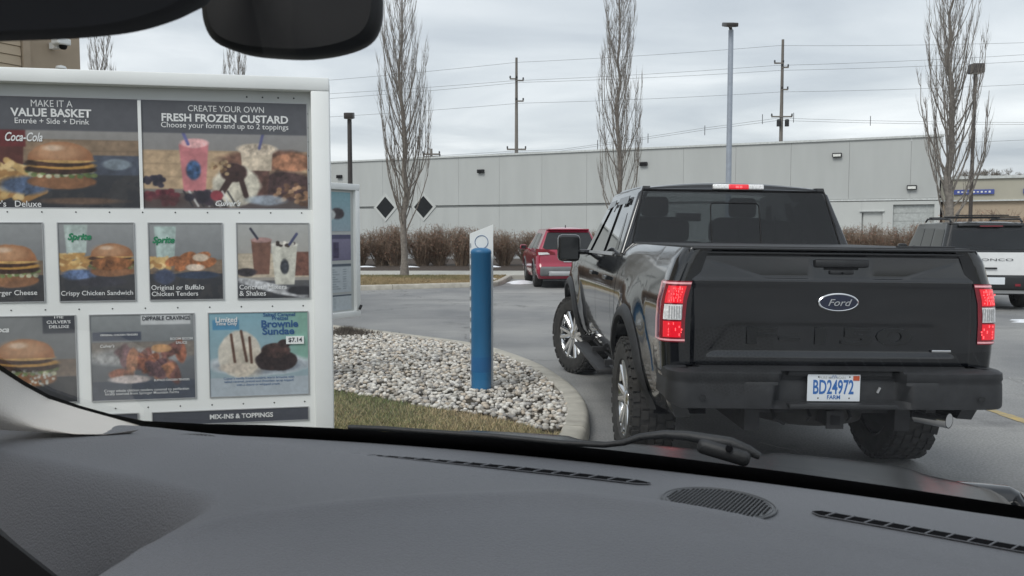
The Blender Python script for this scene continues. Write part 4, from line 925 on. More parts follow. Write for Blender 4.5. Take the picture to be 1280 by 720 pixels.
def side_skin(name, side, y0, y1, ztop, m=M_truck, corner=False, nz=16):
    cols = []
    if corner:
        for dx, y in ((.133,.187),(.10,.186),(.075,.187),(.05,.192),(.03,.202),(.012,.218),(.003,.24)): cols.append((dx, y))
    cols += [(0, y) for y in tys(y0 if not corner else .27, y1)]
    vs = []; n = nz+3
    for dx, y in cols:
        zl = tlow(y) if dx < .004 else (.80 if dx > .045 else .62); zt = ztop(y) if callable(ztop) else ztop
        x = tx(y, zl)-dx; vs.append((side*(x-.09), y, zl+.005)); vs.append((side*(x-.012), y, zl))
        for k in range(nz):
            z = zl+(zt-zl)*k/(nz-1); vs.append((side*(tx(y, z)-dx), y, z))
        vs.append((side*(tx(y, zt)-dx-.05), y, zt-.004))
    fs = [(i*n+j, i*n+j+1, (i+1)*n+j+1, (i+1)*n+j) for i in range(len(cols)-1) for j in range(n-1)]
    b = MB(); b.add(vs, fs)
    for e_ in (0, len(cols)-1):   # turned in edges at the shut lines
        o_ = e_*n; vv = [vs[o_+j] for j in range(1, n)]; ww = [(v[0]-side*.03, v[1]+(.004 if e_ == 0 else -.004), v[2]) for v in vv]; m_ = len(vv)
        b.add(vv+ww, [(j, j+1, m_+j+1, m_+j) for j in range(m_-1)])
    return b.build(name, m, tk, smooth=45)
for s in (-1, 1):
    side_skin('bed_side', s, .19, 1.985, 1.477, corner=True)
    side_skin('cab_corner', s, 2.0, 2.20, 1.40); dr2 = side_skin('rear_door', s, 2.208, 3.10, 1.40); dr1 = side_skin('front_door', s, 3.108, 4.14, lambda y: 1.40-.06*sstep(3.5,3.9,y)); side_skin('fender', s, 4.148, 5.74, lambda y: 1.35-.10*sstep(4.6,5.74,y))
    for d_, yy in ((dr2, 2.42), (dr1, 3.30)):
        b = MB(); b.box((s*(tx(yy,1.19)+.022), yy, 1.19), (.022,.20,.034), bev=.008); b.box((s*(tx(yy,1.19)+.006), yy-.09, 1.19), (.03,.02,.03)); b.box((s*(tx(yy,1.19)+.006), yy+.09, 1.19), (.03,.02,.03)); b.build('handle', M_dust, d_, smooth=40)
    # wheel arch mouldings
    for c in WC:
        prof = [(-.006,.0),(-.004,.030),(.02,.034),(.055,.022),(.075,.0)]
        def af(u, v, c=c, s=s):
            a = -.02*PI+1.04*PI*u; k = v*(len(prof)-1); i = min(int(round(k)), len(prof)-1); dr_, ox = prof[i]; rad = RA+dr_; y = c+rad*math.cos(a); z = max(.47, CZ+rad*math.sin(a)); return (s*(tx(y, z)+ox+.002), y, z)
        b = MB(); b.grid(46, 5, af); b.build('arch_trim', M_plast, tk, smooth=60)
        b = MB(); b.grid(30, 2, lambda u, v, c=c, s=s: (s*(.93-.34*v), c+(RA-.003)*math.cos(PI*u), CZ+(RA-.003)*math.sin(PI*u))); b.build('wheel_well', M_dashd, tk)
    for c, st_ in ((WC[0], 0), (WC[1], R(24))):
        make_wheel(tk, s*.90, c, .427+s*.90*LEAN, .427, .285, s, st_, 6, M_chrome)
    # step bar
    b = MB(); b.box((s*1.005, 3.15, .43), (.13, 1.75, .045), bev=.014); b.box((s*1.072, 3.15, .435), (.014, 1.75, .022), bev=.005)
    for yy in (2.4, 3.2, 4.0): b.box((s*.9, yy, .49), (.2,.05,.04))
    b.build('running_board', M_dark, tk, smooth=40)
    # mirrors
    b = MB(); b.box((s*1.165, 3.92, 1.40), (.23, .13, .27), bev=.045); b.box((s*.99, 3.97, 1.36), (.16,.05,.05), bev=.01); mo = b.build('mirror', M_truck, tk, smooth=50)
    MB().box((s*1.165, 3.852, 1.40), (.185,.006,.22), bev=.002).build('mirror_glass', M_glass_d, mo)
# greenhouse
def xg(z): return .93-(z-1.40)*.35
def gplate(mbb, s, poly, th=.05, off=0.):
    mbb.prism(poly, lambda y, z: (s*(xg(z)+off), y, z), lambda y, z: (s*(xg(z)+off-th), y, z))
yr = lambda z: 2.03+(z-1.40)*.30
for s in (-1, 1):
    b = MB(); gplate(b, s, [(2.03,1.38),(2.47,1.38),(2.52,1.87),(2.19,1.925)]); b.build('rear_pillar', M_truck, tk)
    b = MB(); gplate(b, s, [(3.05,1.38),(3.17,1.38),(3.19,1.86),(3.02,1.87)]); b.build('centre_pillar', M_truck, tk)
    b = MB(); gplate(b, s, [(4.02,1.33),(4.30,1.31),(3.62,1.90),(3.50,1.84)]); b.build('front_pillar', M_truck, tk)
    b = MB(); gplate(b, s, [(2.18,1.845),(3.52,1.825),(3.62,1.90),(3.1,1.935),(2.18,1.928)], .06, .001); b.tube([(s*(xg(1.39)-.012), 2.052, 1.39), (s*(xg(1.86)-.012), yr(1.86)+.022, 1.86), (s*(xg(1.90)-.04), yr(1.90)+.03, 1.895)], .030, 12); b.tube([(s*(xg(1.92)-.02), 2.23, 1.903), (s*(xg(1.92)-.02), 3.1, 1.908), (s*(xg(1.90)-.02), 3.6, 1.885)], .026, 8); b.build('roof_rail', M_truck, tk, smooth=50)
    b = MB(); gplate(b, s, [(2.47,1.385),(3.05,1.385),(3.02,1.85),(2.52,1.855)], .005, -.012); b.build('side_window', M_glass_s, tk)
    b = MB(); gplate(b, s, [(3.17,1.385),(4.05,1.345),(3.50,1.84),(3.19,1.85)], .005, -.012); b.build('side_window', M_glass_s, tk)
    b = MB(); gplate(b, s, [(2.29,1.42),(2.44,1.42),(2.47,1.72),(2.42,1.66)], .004, .003); b.build('quarter_glass', M_glass_d, tk)
    b = MB(); gplate(b, s, [(2.52,1.80),(3.02,1.80),(3.01,1.86),(2.53,1.865)], .006, .022); b.build('rain_guard', M_glass_d, tk)
    b = MB(); gplate(b, s, [(3.19,1.80),(3.55,1.77),(3.50,1.84),(3.19,1.85)], .006, .022); b.build('rain_guard', M_glass_d, tk)
    b = MB(); gplate(b, s, [(2.46,1.37),(4.06,1.355),(4.06,1.375),(2.46,1.40)], .01, .01); b.build('belt_trim', M_silver, tk)
hx = lambda z: .845-(z-1.44)*.23
def rplate(mbb, poly, th=.03, off=0.): mbb.prism(poly, lambda x, z: (x, yr(z)+off, z), lambda x, z: (x, yr(z)+off+th, z))
b = MB()
for s in (-1, 1): rplate(b, [(s*(hx(1.43)-.005),1.36),(s*(xg(1.36)-.01),1.36),(s*(xg(1.85)-.01),1.85),(s*(xg(1.90)-.022),1.905),(s*(xg(1.92)-.07),1.925),(s*(hx(1.89)-.005),1.885)])
rplate(b, [(-.85,1.30),(.85,1.30),(.83,1.44),(-.83,1.44)], .03, .001); rplate(b, [(-.745,1.885),(.745,1.885)]+[(.745-1.49*k/14, 1.912+.036*(1-(1-k/7)**2)) for k in range(15)], .03, .001)
b.build('cab_back', M_truck, tk)
b = MB(); rplate(b, [(-hx(1.43)-.008,1.43),(hx(1.43)+.008,1.43),(hx(1.895)+.004,1.895),(-hx(1.895)-.004,1.895)], .005, -.004); rg = b.build('rear_window', M_glass_t, tk)
b = MB()
for s in (-1, 1):
    b.tube([(s*(hx(1.43)+.01), yr(1.43)-.006, 1.43), (s*(hx(1.895)+.006), yr(1.895)-.006, 1.895)], .006, 6)
b.tube([(-.74, yr(1.895)-.006, 1.897), (.74, yr(1.895)-.006, 1.897)], .006, 6)
b.build('window_seal', M_blackint, rg)
b = MB()
def rrect(x0, z0, x1, z1, r, n=4):
    P = []
    for cx, cz, a0 in ((x1-r, z1-r, 0), (x0+r, z1-r, 1), (x0+r, z0+r, 2), (x1-r, z0+r, 3)):
        for k in range(n+1): a = (a0+k/n)*PI/2; P.append((cx+r*math.cos(a), cz+r*math.sin(a)))
    return P
rp = rrect(-.20,1.46,.20,1.80,.03); b.tube([(x, yr(z)-.006, z) for x, z in rp+[rp[0]]], .005, 5, cap=False); b.tube([(.33, yr(1.7)+.012, 1.70),(.33, yr(1.55)+.012, 1.55),(.27, yr(1.47)+.012, 1.47)], .009, 5); b.build('slider_frame', M_blackint, rg)
def roof(u, v):
    x = (u*2-1)*.755; y = 2.165+v*1.47; e_ = 1-abs(u*2-1)**2.2; ed = min(1, v/.05)**.5 if v < .05 else 1; ef = 1-.035*max(0, (v-.7)/.3)**2/.065
    return (x, y, 1.905+(.044+.022*min(1, v/.3))*e_*ed*max(.0, ef)+.012*ed)
b = MB(); b.grid(25, 24, roof); b.build('roof', M_truck, tk, smooth=60)
b = MB(); b.add([(-.72,3.60,1.91),(.72,3.60,1.91),(.86,4.34,1.345),(-.86,4.34,1.345)], [(0,1,2,3)]); b.build('front_windshield', M_glass_w, tk, solid=.005)
def hood(u, v):
    xh = .90-.10*v*v; x = (u*2-1)*xh; return (x, 4.22+1.52*v, 1.36-.11*v-.09*max(0,(v-.85)/.15)**2-.05*abs(u*2-1)**3+.02*sstep(.30,.22,abs(abs(u*2-1)-.55)))
b = MB(); b.grid(31, 20, hood); b.build('hood', M_truck, tk, smooth=60)
b = MB(); b.box((0,5.70,.92), (1.66,.22,.62), bev=.05); b.build('front_fascia', M_truck, tk, smooth=50)
b = MB(); b.box((0,5.80,.98), (1.2,.06,.34), bev=.02)
for k in range(4): b.box((0,5.835,.86+k*.08), (1.16,.02,.03))
b.build('grille', M_chrome, tk)
MB().box((0,5.82,.62), (1.9,.2,.2), bev=.04).build('front_bumper', M_plast, tk, smooth=50)
for s in (-1,1): MB().box((s*.74,5.76,1.0), (.26,.14,.26), bev=.03).build('headlight', M_clearlamp, tk, smooth=50)
# cab inside
b = MB(); b.box((0,3.15,.80), (1.72,2.2,.72)); b.box((0,4.18,1.28), (1.6,.30,.16), bev=.04); b.build('cabin_floor', M_seat, tk)
for (sx, sy, wd, hh) in ((-.42,3.35,.52,.62),(.42,3.35,.52,.62),(-.43,2.50,.60,.40),(.43,2.50,.60,.40),(0,2.50,.3,.40)):
    b = MB(); b.box((sx, sy, 1.14+hh/2-.05), (wd,.16,hh), rx=.15, bev=.05); b.box((sx, sy-.05-.03, 1.14+hh+.04), (.26,.10,.18), bev=.04); b.build('seat', M_seat, tk, smooth=50)
b = MB(); b.lathe([(-.012,.19),(0,.205),(.012,.19),(0,.175),(-.012,.19)], 24, 'Y', (-.42,3.85,1.33)); b.build('steering_wheel', M_seat, tk, smooth=60)
MB().box((.05,3.86,1.72), (.26,.03,.08), bev=.012).build('inner_mirror', M_seat, tk, smooth=50)
# underbody
b = MB(); b.box((0,3.0,.62), (1.5,5.0,.22)); b.box((-.45,2.8,.52), (.09,5.2,.16)); b.box((.45,2.8,.52), (.09,5.2,.16)); b.box((0,1.1,1.10), (1.66,1.75,.25)); b.box((0,.30,.92),(1.7,.10,.36)); b.build('underbody', M_dark, tk)
b = MB(); b.tube([(-.80,1.25,.42),(-.12,1.25,.42),(0,1.25,.42),(.12,1.25,.42),(.80,1.25,.42)], [.05,.06,.15,.06,.05], 12); b.tube([(0,1.3,.45),(.05,3.6,.55)], .05, 10); b.build('rear_axle', M_dark, tk, smooth=50)
b = MB(); b.lathe([(.46,.20),(.44,.30),(.46,.36),(.54,.38),(.62,.36),(.64,.3),(.62,.2)], 32, 'Z', (0,.62,0)); b.build('spare_tyre', M_rubber, tk, smooth=50)
for s in (-1, 1):
    b = MB(); b.tube([(s*.55,1.12,.40),(s*.55,.95,.70)], .035, 8); b.tube([(s*.58,.45,.62),(s*.58,1.0,.42),(s*.58,1.5,.42),(s*.58,2.0,.62)], .03, 6); b.build('suspension', M_dark, tk)
b = MB(); b.box((0,.22,.525), (.085,.24,.085), bev=.006); b.box((0,.32,.56), (1.0,.07,.07)); b.tube([(-.12,.20,.56),(-.12,.16,.53),(-.12,.20,.50)], .010, 5); b.tube([(.12,.20,.56),(.12,.16,.53),(.12,.20,.50)], .010, 5); b.box((0,.098,.525), (.10,.012,.10)); b.build('tow_hitch', M_dark, tk)
MB().box((0,.0895,.525), (.052,.006,.052)).build('hitch_opening', M_blackint, tk)
b = MB(); n_ = 20; P_ = [(.30,.62,.50),(.50,.55,.50),(.62,.42,.505),(.74,.22,.50)]; b.tube(P_, .036, 16); b.build('exhaust_pipe', M_dark, tk, smooth=50)
b = MB(); d_ = Vector((.55,-.83,0)).normalized(); c0 = Vector((.62,.36,.503)); b.tube([c0, c0+d_*.20], .046, 20, cap=False); b.tube([c0+d_*.20, c0+d_*.10], .041, 20); b.build('exhaust_tip', M_chrome, tk, smooth=50)
b = MB(); b.box((.40,.36,.57), (.30,.05,.06)); b.box((.62,.30,.575), (.06,.2,.06)); b.tube([(-.3,.3,.56),(-.3,.24,.50),(-.24,.24,.47)], .012, 6); b.build('exhaust_bracket', M_dark, tk)
# tailgate
def tg_y(x, z):
    if z > 1.25: z = 1.25+(z-1.25)*.182/.224
    y = .186; ax = abs(x)
    y -= .004*sstep(1.25,1.275,z)*(1-sstep(1.285,1.31,z))                                # crease lip
    top = 1.395; xe = .80-4.2*max(0, 1.392-z)
    y += .13*max(0, min(z, 1.40)-1.288)
    inr = sstep(1.295,1.305,z)*(1-sstep(top,top+.012,z))*(1-sstep(xe-.012,xe+.004,ax)); inr *= sstep(.172,.184,abs(x-.045)); y += (.007-.10*(z-1.31))*inr
    y -= .014*sstep(1.400,1.412,z); y += .03*sstep(1.418,1.432,z)
    xr_ = .60+max(0, 1.055-z)*.8; rec = (1-sstep(1.045,1.057,z))*(1-sstep(xr_-.02,xr_+.01,ax))*sstep(.86,.90,z); y += .009*rec
    y += .012*(1-sstep(.80,.83,z))
    if ax > .82: y += .010*sstep(.82,.842,ax)
    return y
xs_ = sorted(set([round(v, 4) for v in np.linspace(-.842,.842,116)])); zs_ = sorted(set([round(v, 4) for v in list(np.linspace(.795,1.24,44))+list(np.linspace(1.25,1.474,52))]))
b = MB(); b.grid(len(xs_), len(zs_), lambda u, v: (xs_[int(round(u*(len(xs_)-1)))], tg_y(xs_[int(round(u*(len(xs_)-1)))], zs_[int(round(v*(len(zs_)-1)))]), zs_[int(round(v*(len(zs_)-1)))]))
b.add([(-.842,.216,1.474),(.842,.216,1.474),(.842,.30,1.476),(-.842,.30,1.476)], [(0,1,2,3)])
tgate = b.build('tailgate', M_truck, tk, smooth=50)
for s in (-1, 1): MB().box((s*.8475,.215,1.13), (.006,.04,.68)).build('tailgate_gap', M_blackint, tk)
MB().box((0,.215,1.475), (1.66,.10,.012), bev=.004).build('tailgate_cap', M_plast, tk, smooth=40)
b = MB(); b.box((0,.196,1.372), (.32,.05,.045), bev=.012); b.box((0,.205,1.330), (.30,.02,.05)); b.box((0,.190,1.322), (.14,.03,.022), bev=.006); hn = b.build('tailgate_handle', M_plast, tgate, smooth=40); hn.location = (.045,0,.026)
MB().box((0,.193,1.345), (.20,.012,.018)).build('handle_slot', M_blackint, hn)
MB().disc((.0,.172,1.318), .007, 12).build('camera_lens', M_dashd, hn)
# badge, ghost lettering
bz = 1.178
b = MB()
for k, (rx_, dy) in enumerate(((.121,0),(.121,-.010),(.115,-.014))): pass
def oval(rx_, rz_, y): return [(rx_*math.cos(a*PI/24), y, bz+rz_*math.sin(a*PI/24)) for a in range(48)]
rings = [oval(.120,.053,.184), oval(.120,.053,.176), oval(.114,.047,.172), oval(.109,.043,.174)]; vs = sum(rings, []); b.add(vs, [(i*48+k, i*48+(k+1) % 48, (i+1)*48+(k+1) % 48, (i+1)*48+k) for i in range(3) for k in range(48)])
bd = b.build('badge_ring', M_chrome, tgate, smooth=40); bd.location.x = .03
b = MB(); b.add(oval(.111,.045,.1735), [tuple(range(48))]); b.build('badge_field', M_ford, bd)
lettering('Ford', .14, (0,.1725,bz), (1,0,0), (0,0,1), M_silver, bd, ext=.0008, bold=.0, shear=.35, fit='w', depth=.0008, hscale=.80)
lettering('F-150', .98, (-.02,.1935,.985), (1,0,0), (0,0,1), mat('stamped_letters', (.011,.012,.013), .3), tgate, ext=.001, bold=.02, fit='w', hscale=.30, depth=.007)  # pressed letters; slightly lighter tone stands for highlights along their edges
o = MB().box((.655,.181,.905), (.115,.008,.014), bev=.003).build('side_badge', M_chrome, tgate)
# tonneau
b = MB(); b.box((0,1.09,1.478), (1.70,1.66,.022), bev=.006); b.box((.62,.34,1.493),(.34,.05,.014), bev=.004); b.build('bed_cover', M_plast, tk, smooth=40)
# lamps
PL = [(.128,.185),(.105,.1835),(.08,.1845),(.052,.189),(.03,.199),(.012,.215),(.002,.24),(-.001,.27),(-.001,.31),(-.001,.35)]
def lamp_band(s, z0, z1, name, m, off, par, a0=0, a1=len(PL)-1, nz=4):
    b = MB()
    def f(u, v):
        i = a0+int(round(u*(a1-a0))); dx, y = PL[i]; z = z0+(z1-z0)*v; nx, ny = (0, -1) if i < 3 else ((.7,-.7) if i < 6 else (1, 0)); x = tx(.33, z)-dx
        return (s*(x+nx*off), y+ny*off, z)
    b.grid(a1-a0+1, nz, f)
    return b.build(name, m, par, smooth=60)
for s in (-1, 1):
    ho = lamp_band(s, .945, 1.290, 'taillight', M_redlens, .006, tk)
    lamp_band(s, .952, .962, 'lens_edge', M_pinklens, .009, ho); lamp_band(s, 1.272, 1.283, 'lens_edge', M_pinklens, .009, ho)
    lamp_band(s, .962, 1.272, 'lens_side', M_pinklens, .008, ho, 6, 9)
    lamp_band(s, .962, 1.272, 'lens_inner', M_redlens, .009, ho, 6, 8)
    lamp_band(s, 1.165, 1.262, 'brake_lamp', M_redlamp, .009, ho, 1, 5); lamp_band(s, .972, 1.062, 'brake_lamp', M_redlamp, .009, ho, 1, 5); lamp_band(s, 1.072, 1.157, 'reversing_lamp', M_clearlamp, .009, ho, 1, 5)
    b = MB(); rnd = random.Random(5)
    for (z0, z1) in ((1.172,1.256), (.978,1.056)):
        for k in range(7):
            dx = .108-k*.0125; x = tx(.33, 1.1)-dx; y_ = lerp1(-dx, [(-p_[0], p_[1]) for p_ in PL])-.011
            for j in range(5):
                zz = z0+(z1-z0)*(j+.5)/5+rnd.uniform(-.003,.003)
                if rnd.random() < .62: b.box((s*(x+rnd.uniform(-.003,.003)), y_, zz), (rnd.choice((.0025,.004,.006)), .004, (z1-z0)/5*rnd.uniform(.3,1.1)))
    tag(b.build('led_strip', M_redlamp2, ho), kind='stuff')
    b = MB()
    for k in range(6):
        dx = .105-k*.014; b.box((s*(tx(.33,1.1)-dx), lerp1(-dx, [(-p_[0], p_[1]) for p_ in PL])-.011, 1.114), (.004,.004,.07))
    tag(b.build('reflector_ribs', M_silver, ho), kind='stuff')
b = MB(); b.box((.035,yr(1.925)-.016,1.928), (.42,.035,.044), bev=.010, rx=-.28); cl_ = b.build('cab_lamp', M_clearlamp, tk, smooth=50)
b = MB(); b.box((.035,yr(1.925)-.024,1.928), (.165,.034,.038), bev=.006, rx=-.28); b.build('brake_lamp', M_redlamp, cl_, smooth=50)
b = MB(); b.box((.02,yr(1.925)-.041,1.929), (.024,.008,.018)); b.box((.05,yr(1.925)-.041,1.929), (.02,.008,.018)); tag(b.build('led_strip', M_redlamp2, cl_), kind='stuff')
# bumper
def bump(u, v):
    sx = (u*2-1)*1.28; ax = abs(sx); s_ = 1 if sx >= 0 else -1
    if ax < .86: x, y = ax, .012*(ax/.86)**2
    elif ax < 1.06:
        a = (ax-.86)/.20*PI/2; x = .86+.125*math.sin(a); y = .012+.125*(1-math.cos(a))
    else: x, y = .985, .137+(ax-1.06)*1.1
    T = [(0,.16,.612),(.08,.02,.600),(.14,0,.606),(.25,-.004,.640),(.60,0,.735),(.66,.008,.752),(.70,.002,.765),(.86,.006,.800),(.92,.025,.812),(1,.20,.815)]
    i = int(round(v*(len(T)-1))); _, oy, z = T[i]
    edge = .335+.35*(.81-z); pk = 1-sstep(edge-.02, edge+.015, ax)
    if 2 <= i <= 7: oy += .075*pk*sstep(.615,.64,z)
    if ax > .55 and .62 < z < .755: oy += .010*(1-sstep(.735,.755,z))*sstep(.50,.54,ax-.0)*(.4)
    if ax > .9: z += .012*sstep(.9,1.1,ax)*(1 if i < 4 else 0)*3
    k = oy; nx = 0
    if ax >= .86: 
        a = min(1, (ax-.86)/.20)*PI/2; return (s_*(x-k*math.sin(a)), y+k*math.cos(a), z)
    return (s_*x, y+k, z)
b = MB(); b.grid(161, 10, bump); bu = b.build('rear_bumper', M_plast, tk, smooth=40)
for x_ in (-.80,.80): MB().disc((x_,-.004,.665), .018, 16).build('parking_sensor', M_dust, bu)
b = MB(); b.box((0,.075,.795), (.60,.06,.03), bev=.006); b.box((0,.01,.622), (.62,.06,.028), bev=.008); b.build('step_pad', M_plast, bu, smooth=40)
MB().box((.235,.066,.70), (.010,.01,.034), ry=.45).build('plate_lamp', M_silver, bu)
pz = .716; pl = MB().box((0,.048,pz), (.305,.006,.152), bev=.002).build('license_plate', M_plate, tk); pl.location.x = -.035
U_, V_ = (1,0,0), (0,0,1)
M_pl_blue = mat('plate_blue', (.03,.14,.42), .5, var=.05)
lettering('BD24972', .235, (-.004,.0445,pz+.004), U_, V_, M_pl_blue, pl, ext=.0004, bold=.022, fit='w', hscale=1.75)
lettering('FARM', .076, (.0,.0445,pz-.052), U_, V_, M_pl_blue, pl, ext=.0004, bold=.02)
lettering('PURE MICHIGAN', .15, (-.01,.0445,pz+.056), U_, V_, M_silver, pl, ext=.0004, bold=.005)
MB().box((.128,.0435,pz+.054), (.036,.002,.026)).build('sticker', M_orange, pl)
b = MB()
for sx in (-.09,.09):
    for sz in (-.058,.06): b.disc((sx,.0444,pz+sz), .0045, 10)
b.build('screws', M_dark, pl)
b = MB(); b.tube([(-.016,.0444,pz+.054),(-.006,.0444,pz+.070),(0,.0444,pz+.054),(.006,.0444,pz+.070),(.016,.0444,pz+.054)], .0015, 4); b.build('crest', M_pl_blue, pl)

# ================================================================== OTHER CARS
def shell(mbb, HW, RR, FF, ZL_, ZTf, rc, nl=12, wheels=(), ns=70, cap=True):
    rings = []; z0, z1 = ZL_(.5*(RR[0][1]+FF[0][1])), ZTf(1.5)
    for l in range(nl):
        t = l/(nl-1); zn = z0+(z1-z0)*t; r, f = lerp1(zn, RR), lerp1(zn, FF); w0 = lerp1(zn, HW); half = []
        for k in range(8): half.append(((w0-rc)*k/8, r, 0))
        for k in range(7): a = k/6*PI/2; half.append((w0-rc+rc*math.sin(a), r+rc*(1-math.cos(a)), 1))
        for k in range(1, ns): half.append((w0, r+rc+(f-r-2*rc)*k/ns, 2))
        for k in range(7): a = (1-k/6)*PI/2; half.append((w0-rc+rc*math.sin(a), f-rc*(1-math.cos(a)), 3))
        for k in range(7, -1, -1): half.append(((w0-rc)*k/8, f, 4))
        ring = []
        for x, y, tg_ in half:
            zl, zt = ZL_(y), ZTf(y); z = zl+(zt-zl)*t; xx = x
            if tg_ == 2: xx = lerp1(z, HW)
            ring.append((xx, y, z))
        full = ring+[(-x, y, z) for x, y, z in reversed(ring[1:-1])]; rings.append(full)
    n = len(rings[0]); vs = sum(rings, []); mbb.add(vs, [(l*n+k, l*n+(k+1) % n, (l+1)*n+(k+1) % n, (l+1)*n+k) for l in range(nl-1) for k in range(n)])
    if cap:
        b0 = len(mbb.v); top = rings[-1]; m = n//2; ring = top
        # close the lid with strips left-right
        mbb.v += ring; half = [b0+i for i in range(m+1)]; oth = [b0+(n-i) % n for i in range(m+1)]
        for i in range(m):
            f = [half[i], half[i+1], oth[i+1], oth[i]]; g = []
            for q in f:
                if q not in g: g.append(q)
            if len(g) >= 3: mbb.f.append(tuple(g)); mbb.m.append(0)
def car(name, loc, yaw, label, P):
    t = tag(empty(name, (loc[0], loc[1], 0), yaw), label, 'car')
    W0, rw, wy, Ra = P['w'], P['rw'], P['wy'], P['ra']
    def zl(y):
        z = P['zb']
        for c in wy:
            if abs(y-c) < Ra: z = max(z, rw+math.sqrt(Ra*Ra-(y-c)**2)*.97)
        return z
    b = MB(); shell(b, P['HW'], P['RR'], P['FF'], zl, P['ZT'], .16, 14); b.build('body', P['paint'], t, smooth=35)
    b = MB(); shell(b, P['GW'], P['GR'], P['GF'], lambda y: P['zbelt']-.02, lambda y: P['zroof'], .10, 8, ns=40); b.build('cabin', P['cab'], t, smooth=35)
    gw = lambda z: lerp1(z, P['GW']); gr_ = lambda z: lerp1(z, P['GR'])
    for s in (-1, 1):
        for poly in P['wins']:
            b = MB(); b.prism(poly, lambda y, z: (s*(gw(z)+.006), y, z), lambda y, z: (s*(gw(z)-.01), y, z)); b.build('side_window', M_glass_d, t)
        for c in wy:
            make_wheel(t, s*(W0-.125), c, rw, rw, .22, s, 0, 5, P.get('rim', M_alloy), lugs=False, rr=.66)
            def af(u, v, c=c, s=s):
                a = PI*u; rad = Ra+.07*(1-v); y = c+rad*math.cos(a); z = max(P['zb']-.02, rw+rad*math.sin(a)*.97); return (s*(lerp1(z, P['HW'])+.004+.02*v), y, z)
            b = MB(); b.grid(30, 3, af); b.build('arch_trim', P['clad'], t, smooth=50)
            b = MB(); b.grid(24, 2, lambda u, v, c=c, s=s: (s*(W0-.03-.3*v), c+(Ra-.004)*math.cos(PI*u), rw+(Ra-.004)*.97*math.sin(PI*u))); b.build('wheel_well', M_dashd, t)
        b = MB(); b.box((s*(W0+.10), P['my'], P['zbelt']+.06), (.20,.12,.15), bev=.04); b.box((s*(W0-.0), P['my']+.02, P['zbelt']+.01), (.12,.05,.04)); mo = b.build('mirror', P['mirr'], t, smooth=50)
        MB().box((s*(W0+.10), P['my']-.062, P['zbelt']+.06), (.15,.006,.11), bev=.002).build('mirror_glass', M_glass_d, mo)
    poly = P['rglass']; b = MB(); b.prism(poly, lambda x, z: (x, gr_(z)-.008, z), lambda x, z: (x, gr_(z)+.02, z)); b.build('rear_window', M_glass_d, t)
    b = MB(); z0_, z1_ = P['zbelt']+.04, P['zroof']-.06; fz = lambda z: lerp1(z, P['GF']); b.prism([(-gw(z0_)+.12,z0_),(gw(z0_)-.12,z0_),(gw(z1_)-.1,z1_),(-gw(z1_)+.1,z1_)], lambda x, z: (x, fz(z)+.012, z), lambda x, z: (x, fz(z)-.02, z)); b.build('front_windshield', M_glass_d, t)
    MB().box((0, (wy[0]+wy[1])/2, P['zb']+.02), (W0*1.7, wy[1]-wy[0]+1.2, .12)).build('underbody', M_dark, t)
    return t
# --- red crossover
zr = 1.60
P = dict(w=.93, rw=.355, wy=(.92,3.60), ra=.41, zb=.27, zbelt=1.04, zroof=1.64, paint=M_red, cab=M_red, clad=M_greyclad, mirr=M_red, my=3.05,
    HW=[(.27,.86),(.45,.92),(.70,.93),(.90,.925),(1.04,.875)], RR=[(.27,.10),(.38,0),(.60,0),(.66,.07),(.95,.10),(1.04,.13)], FF=[(.27,4.45),(.6,4.58),(.9,4.52),(1.04,4.4)],
    ZT=lambda y: 1.04 if y < 3.1 else 1.04-.16*((y-3.1)/1.5)**1.4, GW=[(1.02,.875),(1.10,.84),(1.64,.60)], GR=[(1.02,.13),(1.64,.46)], GF=[(1.02,3.55),(1.64,2.60)],
    wins=[[(.75,1.10),(1.05,1.08),(1.10,1.50),(1.0,1.50)],[(1.12,1.08),(1.98,1.07),(1.98,1.53),(1.18,1.52)],[(2.05,1.07),(3.10,1.07),(2.50,1.52),(2.05,1.53)]],
    rglass=[(-.74,1.13),(-.66,1.08),(.66,1.08),(.74,1.13),(.585,1.55),(-.585,1.55)])
rc_ = car('parked_car', (1.60, 23.5), R(4.2), 'red crossover car parked beside the far kerb', P)
b = MB(); b.grid(17, 12, lambda u, v: ((u*2-1)*.61, .40+v*2.3, 1.635+.07*(1-abs(u*2-1)**3)*(1-abs(v*2-1)**4))); b.build('roof', M_red, rc_, smooth=60)
MB().box((0,.43,1.635), (1.16,.20,.03), bev=.012).build('spoiler', M_red, rc_, smooth=50)
b = MB(); b.prism([(0,0),(.10,0),(.03,.07)], lambda y, z: (-.012, .95+y, 1.69+z), lambda y, z: (.012, .95+y, 1.69+z)); b.build('antenna', M_plast, rc_)
b = MB(); b.box((0,.03,.48), (1.66,.12,.26), bev=.05); b.build('bumper_cladding', M_greyclad, rc_, smooth=50)
MB().box((0,-.04,.42), (1.20,.05,.13), bev=.03).build('diffuser', M_silver, rc_, smooth=50)
for s in (-1,1):
    b = MB(); b.tube([(s*.56,-.07,.42),(s*.56,.1,.42)], .05, 14, cap=False); b.build('exhaust_tip', M_chrome, rc_, smooth=50); MB().disc((s*.56,-.05,.42), .046, 14).build('exhaust_hole', M_blackint, rc_)
    b = MB(); b.prism([(.40,.94),(.92,.90),(.915,1.10),(.62,1.08),(.42,1.0)], lambda x, z: (s*x, .075 if x < .8 else .17, z), lambda x, z: (s*x, .14 if x < .8 else .40, z)); tl_ = b.build('taillight', M_redlens, rc_)
    b = MB(); b.prism([(.55,.95),(.86,.93),(.88,1.0),(.62,1.0)], lambda x, z: (s*x, .068, z), lambda x, z: (s*x, .08, z)); b.build('reversing_lamp', M_clearlamp, tl_)
MB().box((0,.065,.80), (.34,.015,.13)).build('license_plate', M_plate, rc_)
MB().box((0,.06,.93), (.5,.02,.03)).build('garnish', M_pinklens, rc_)
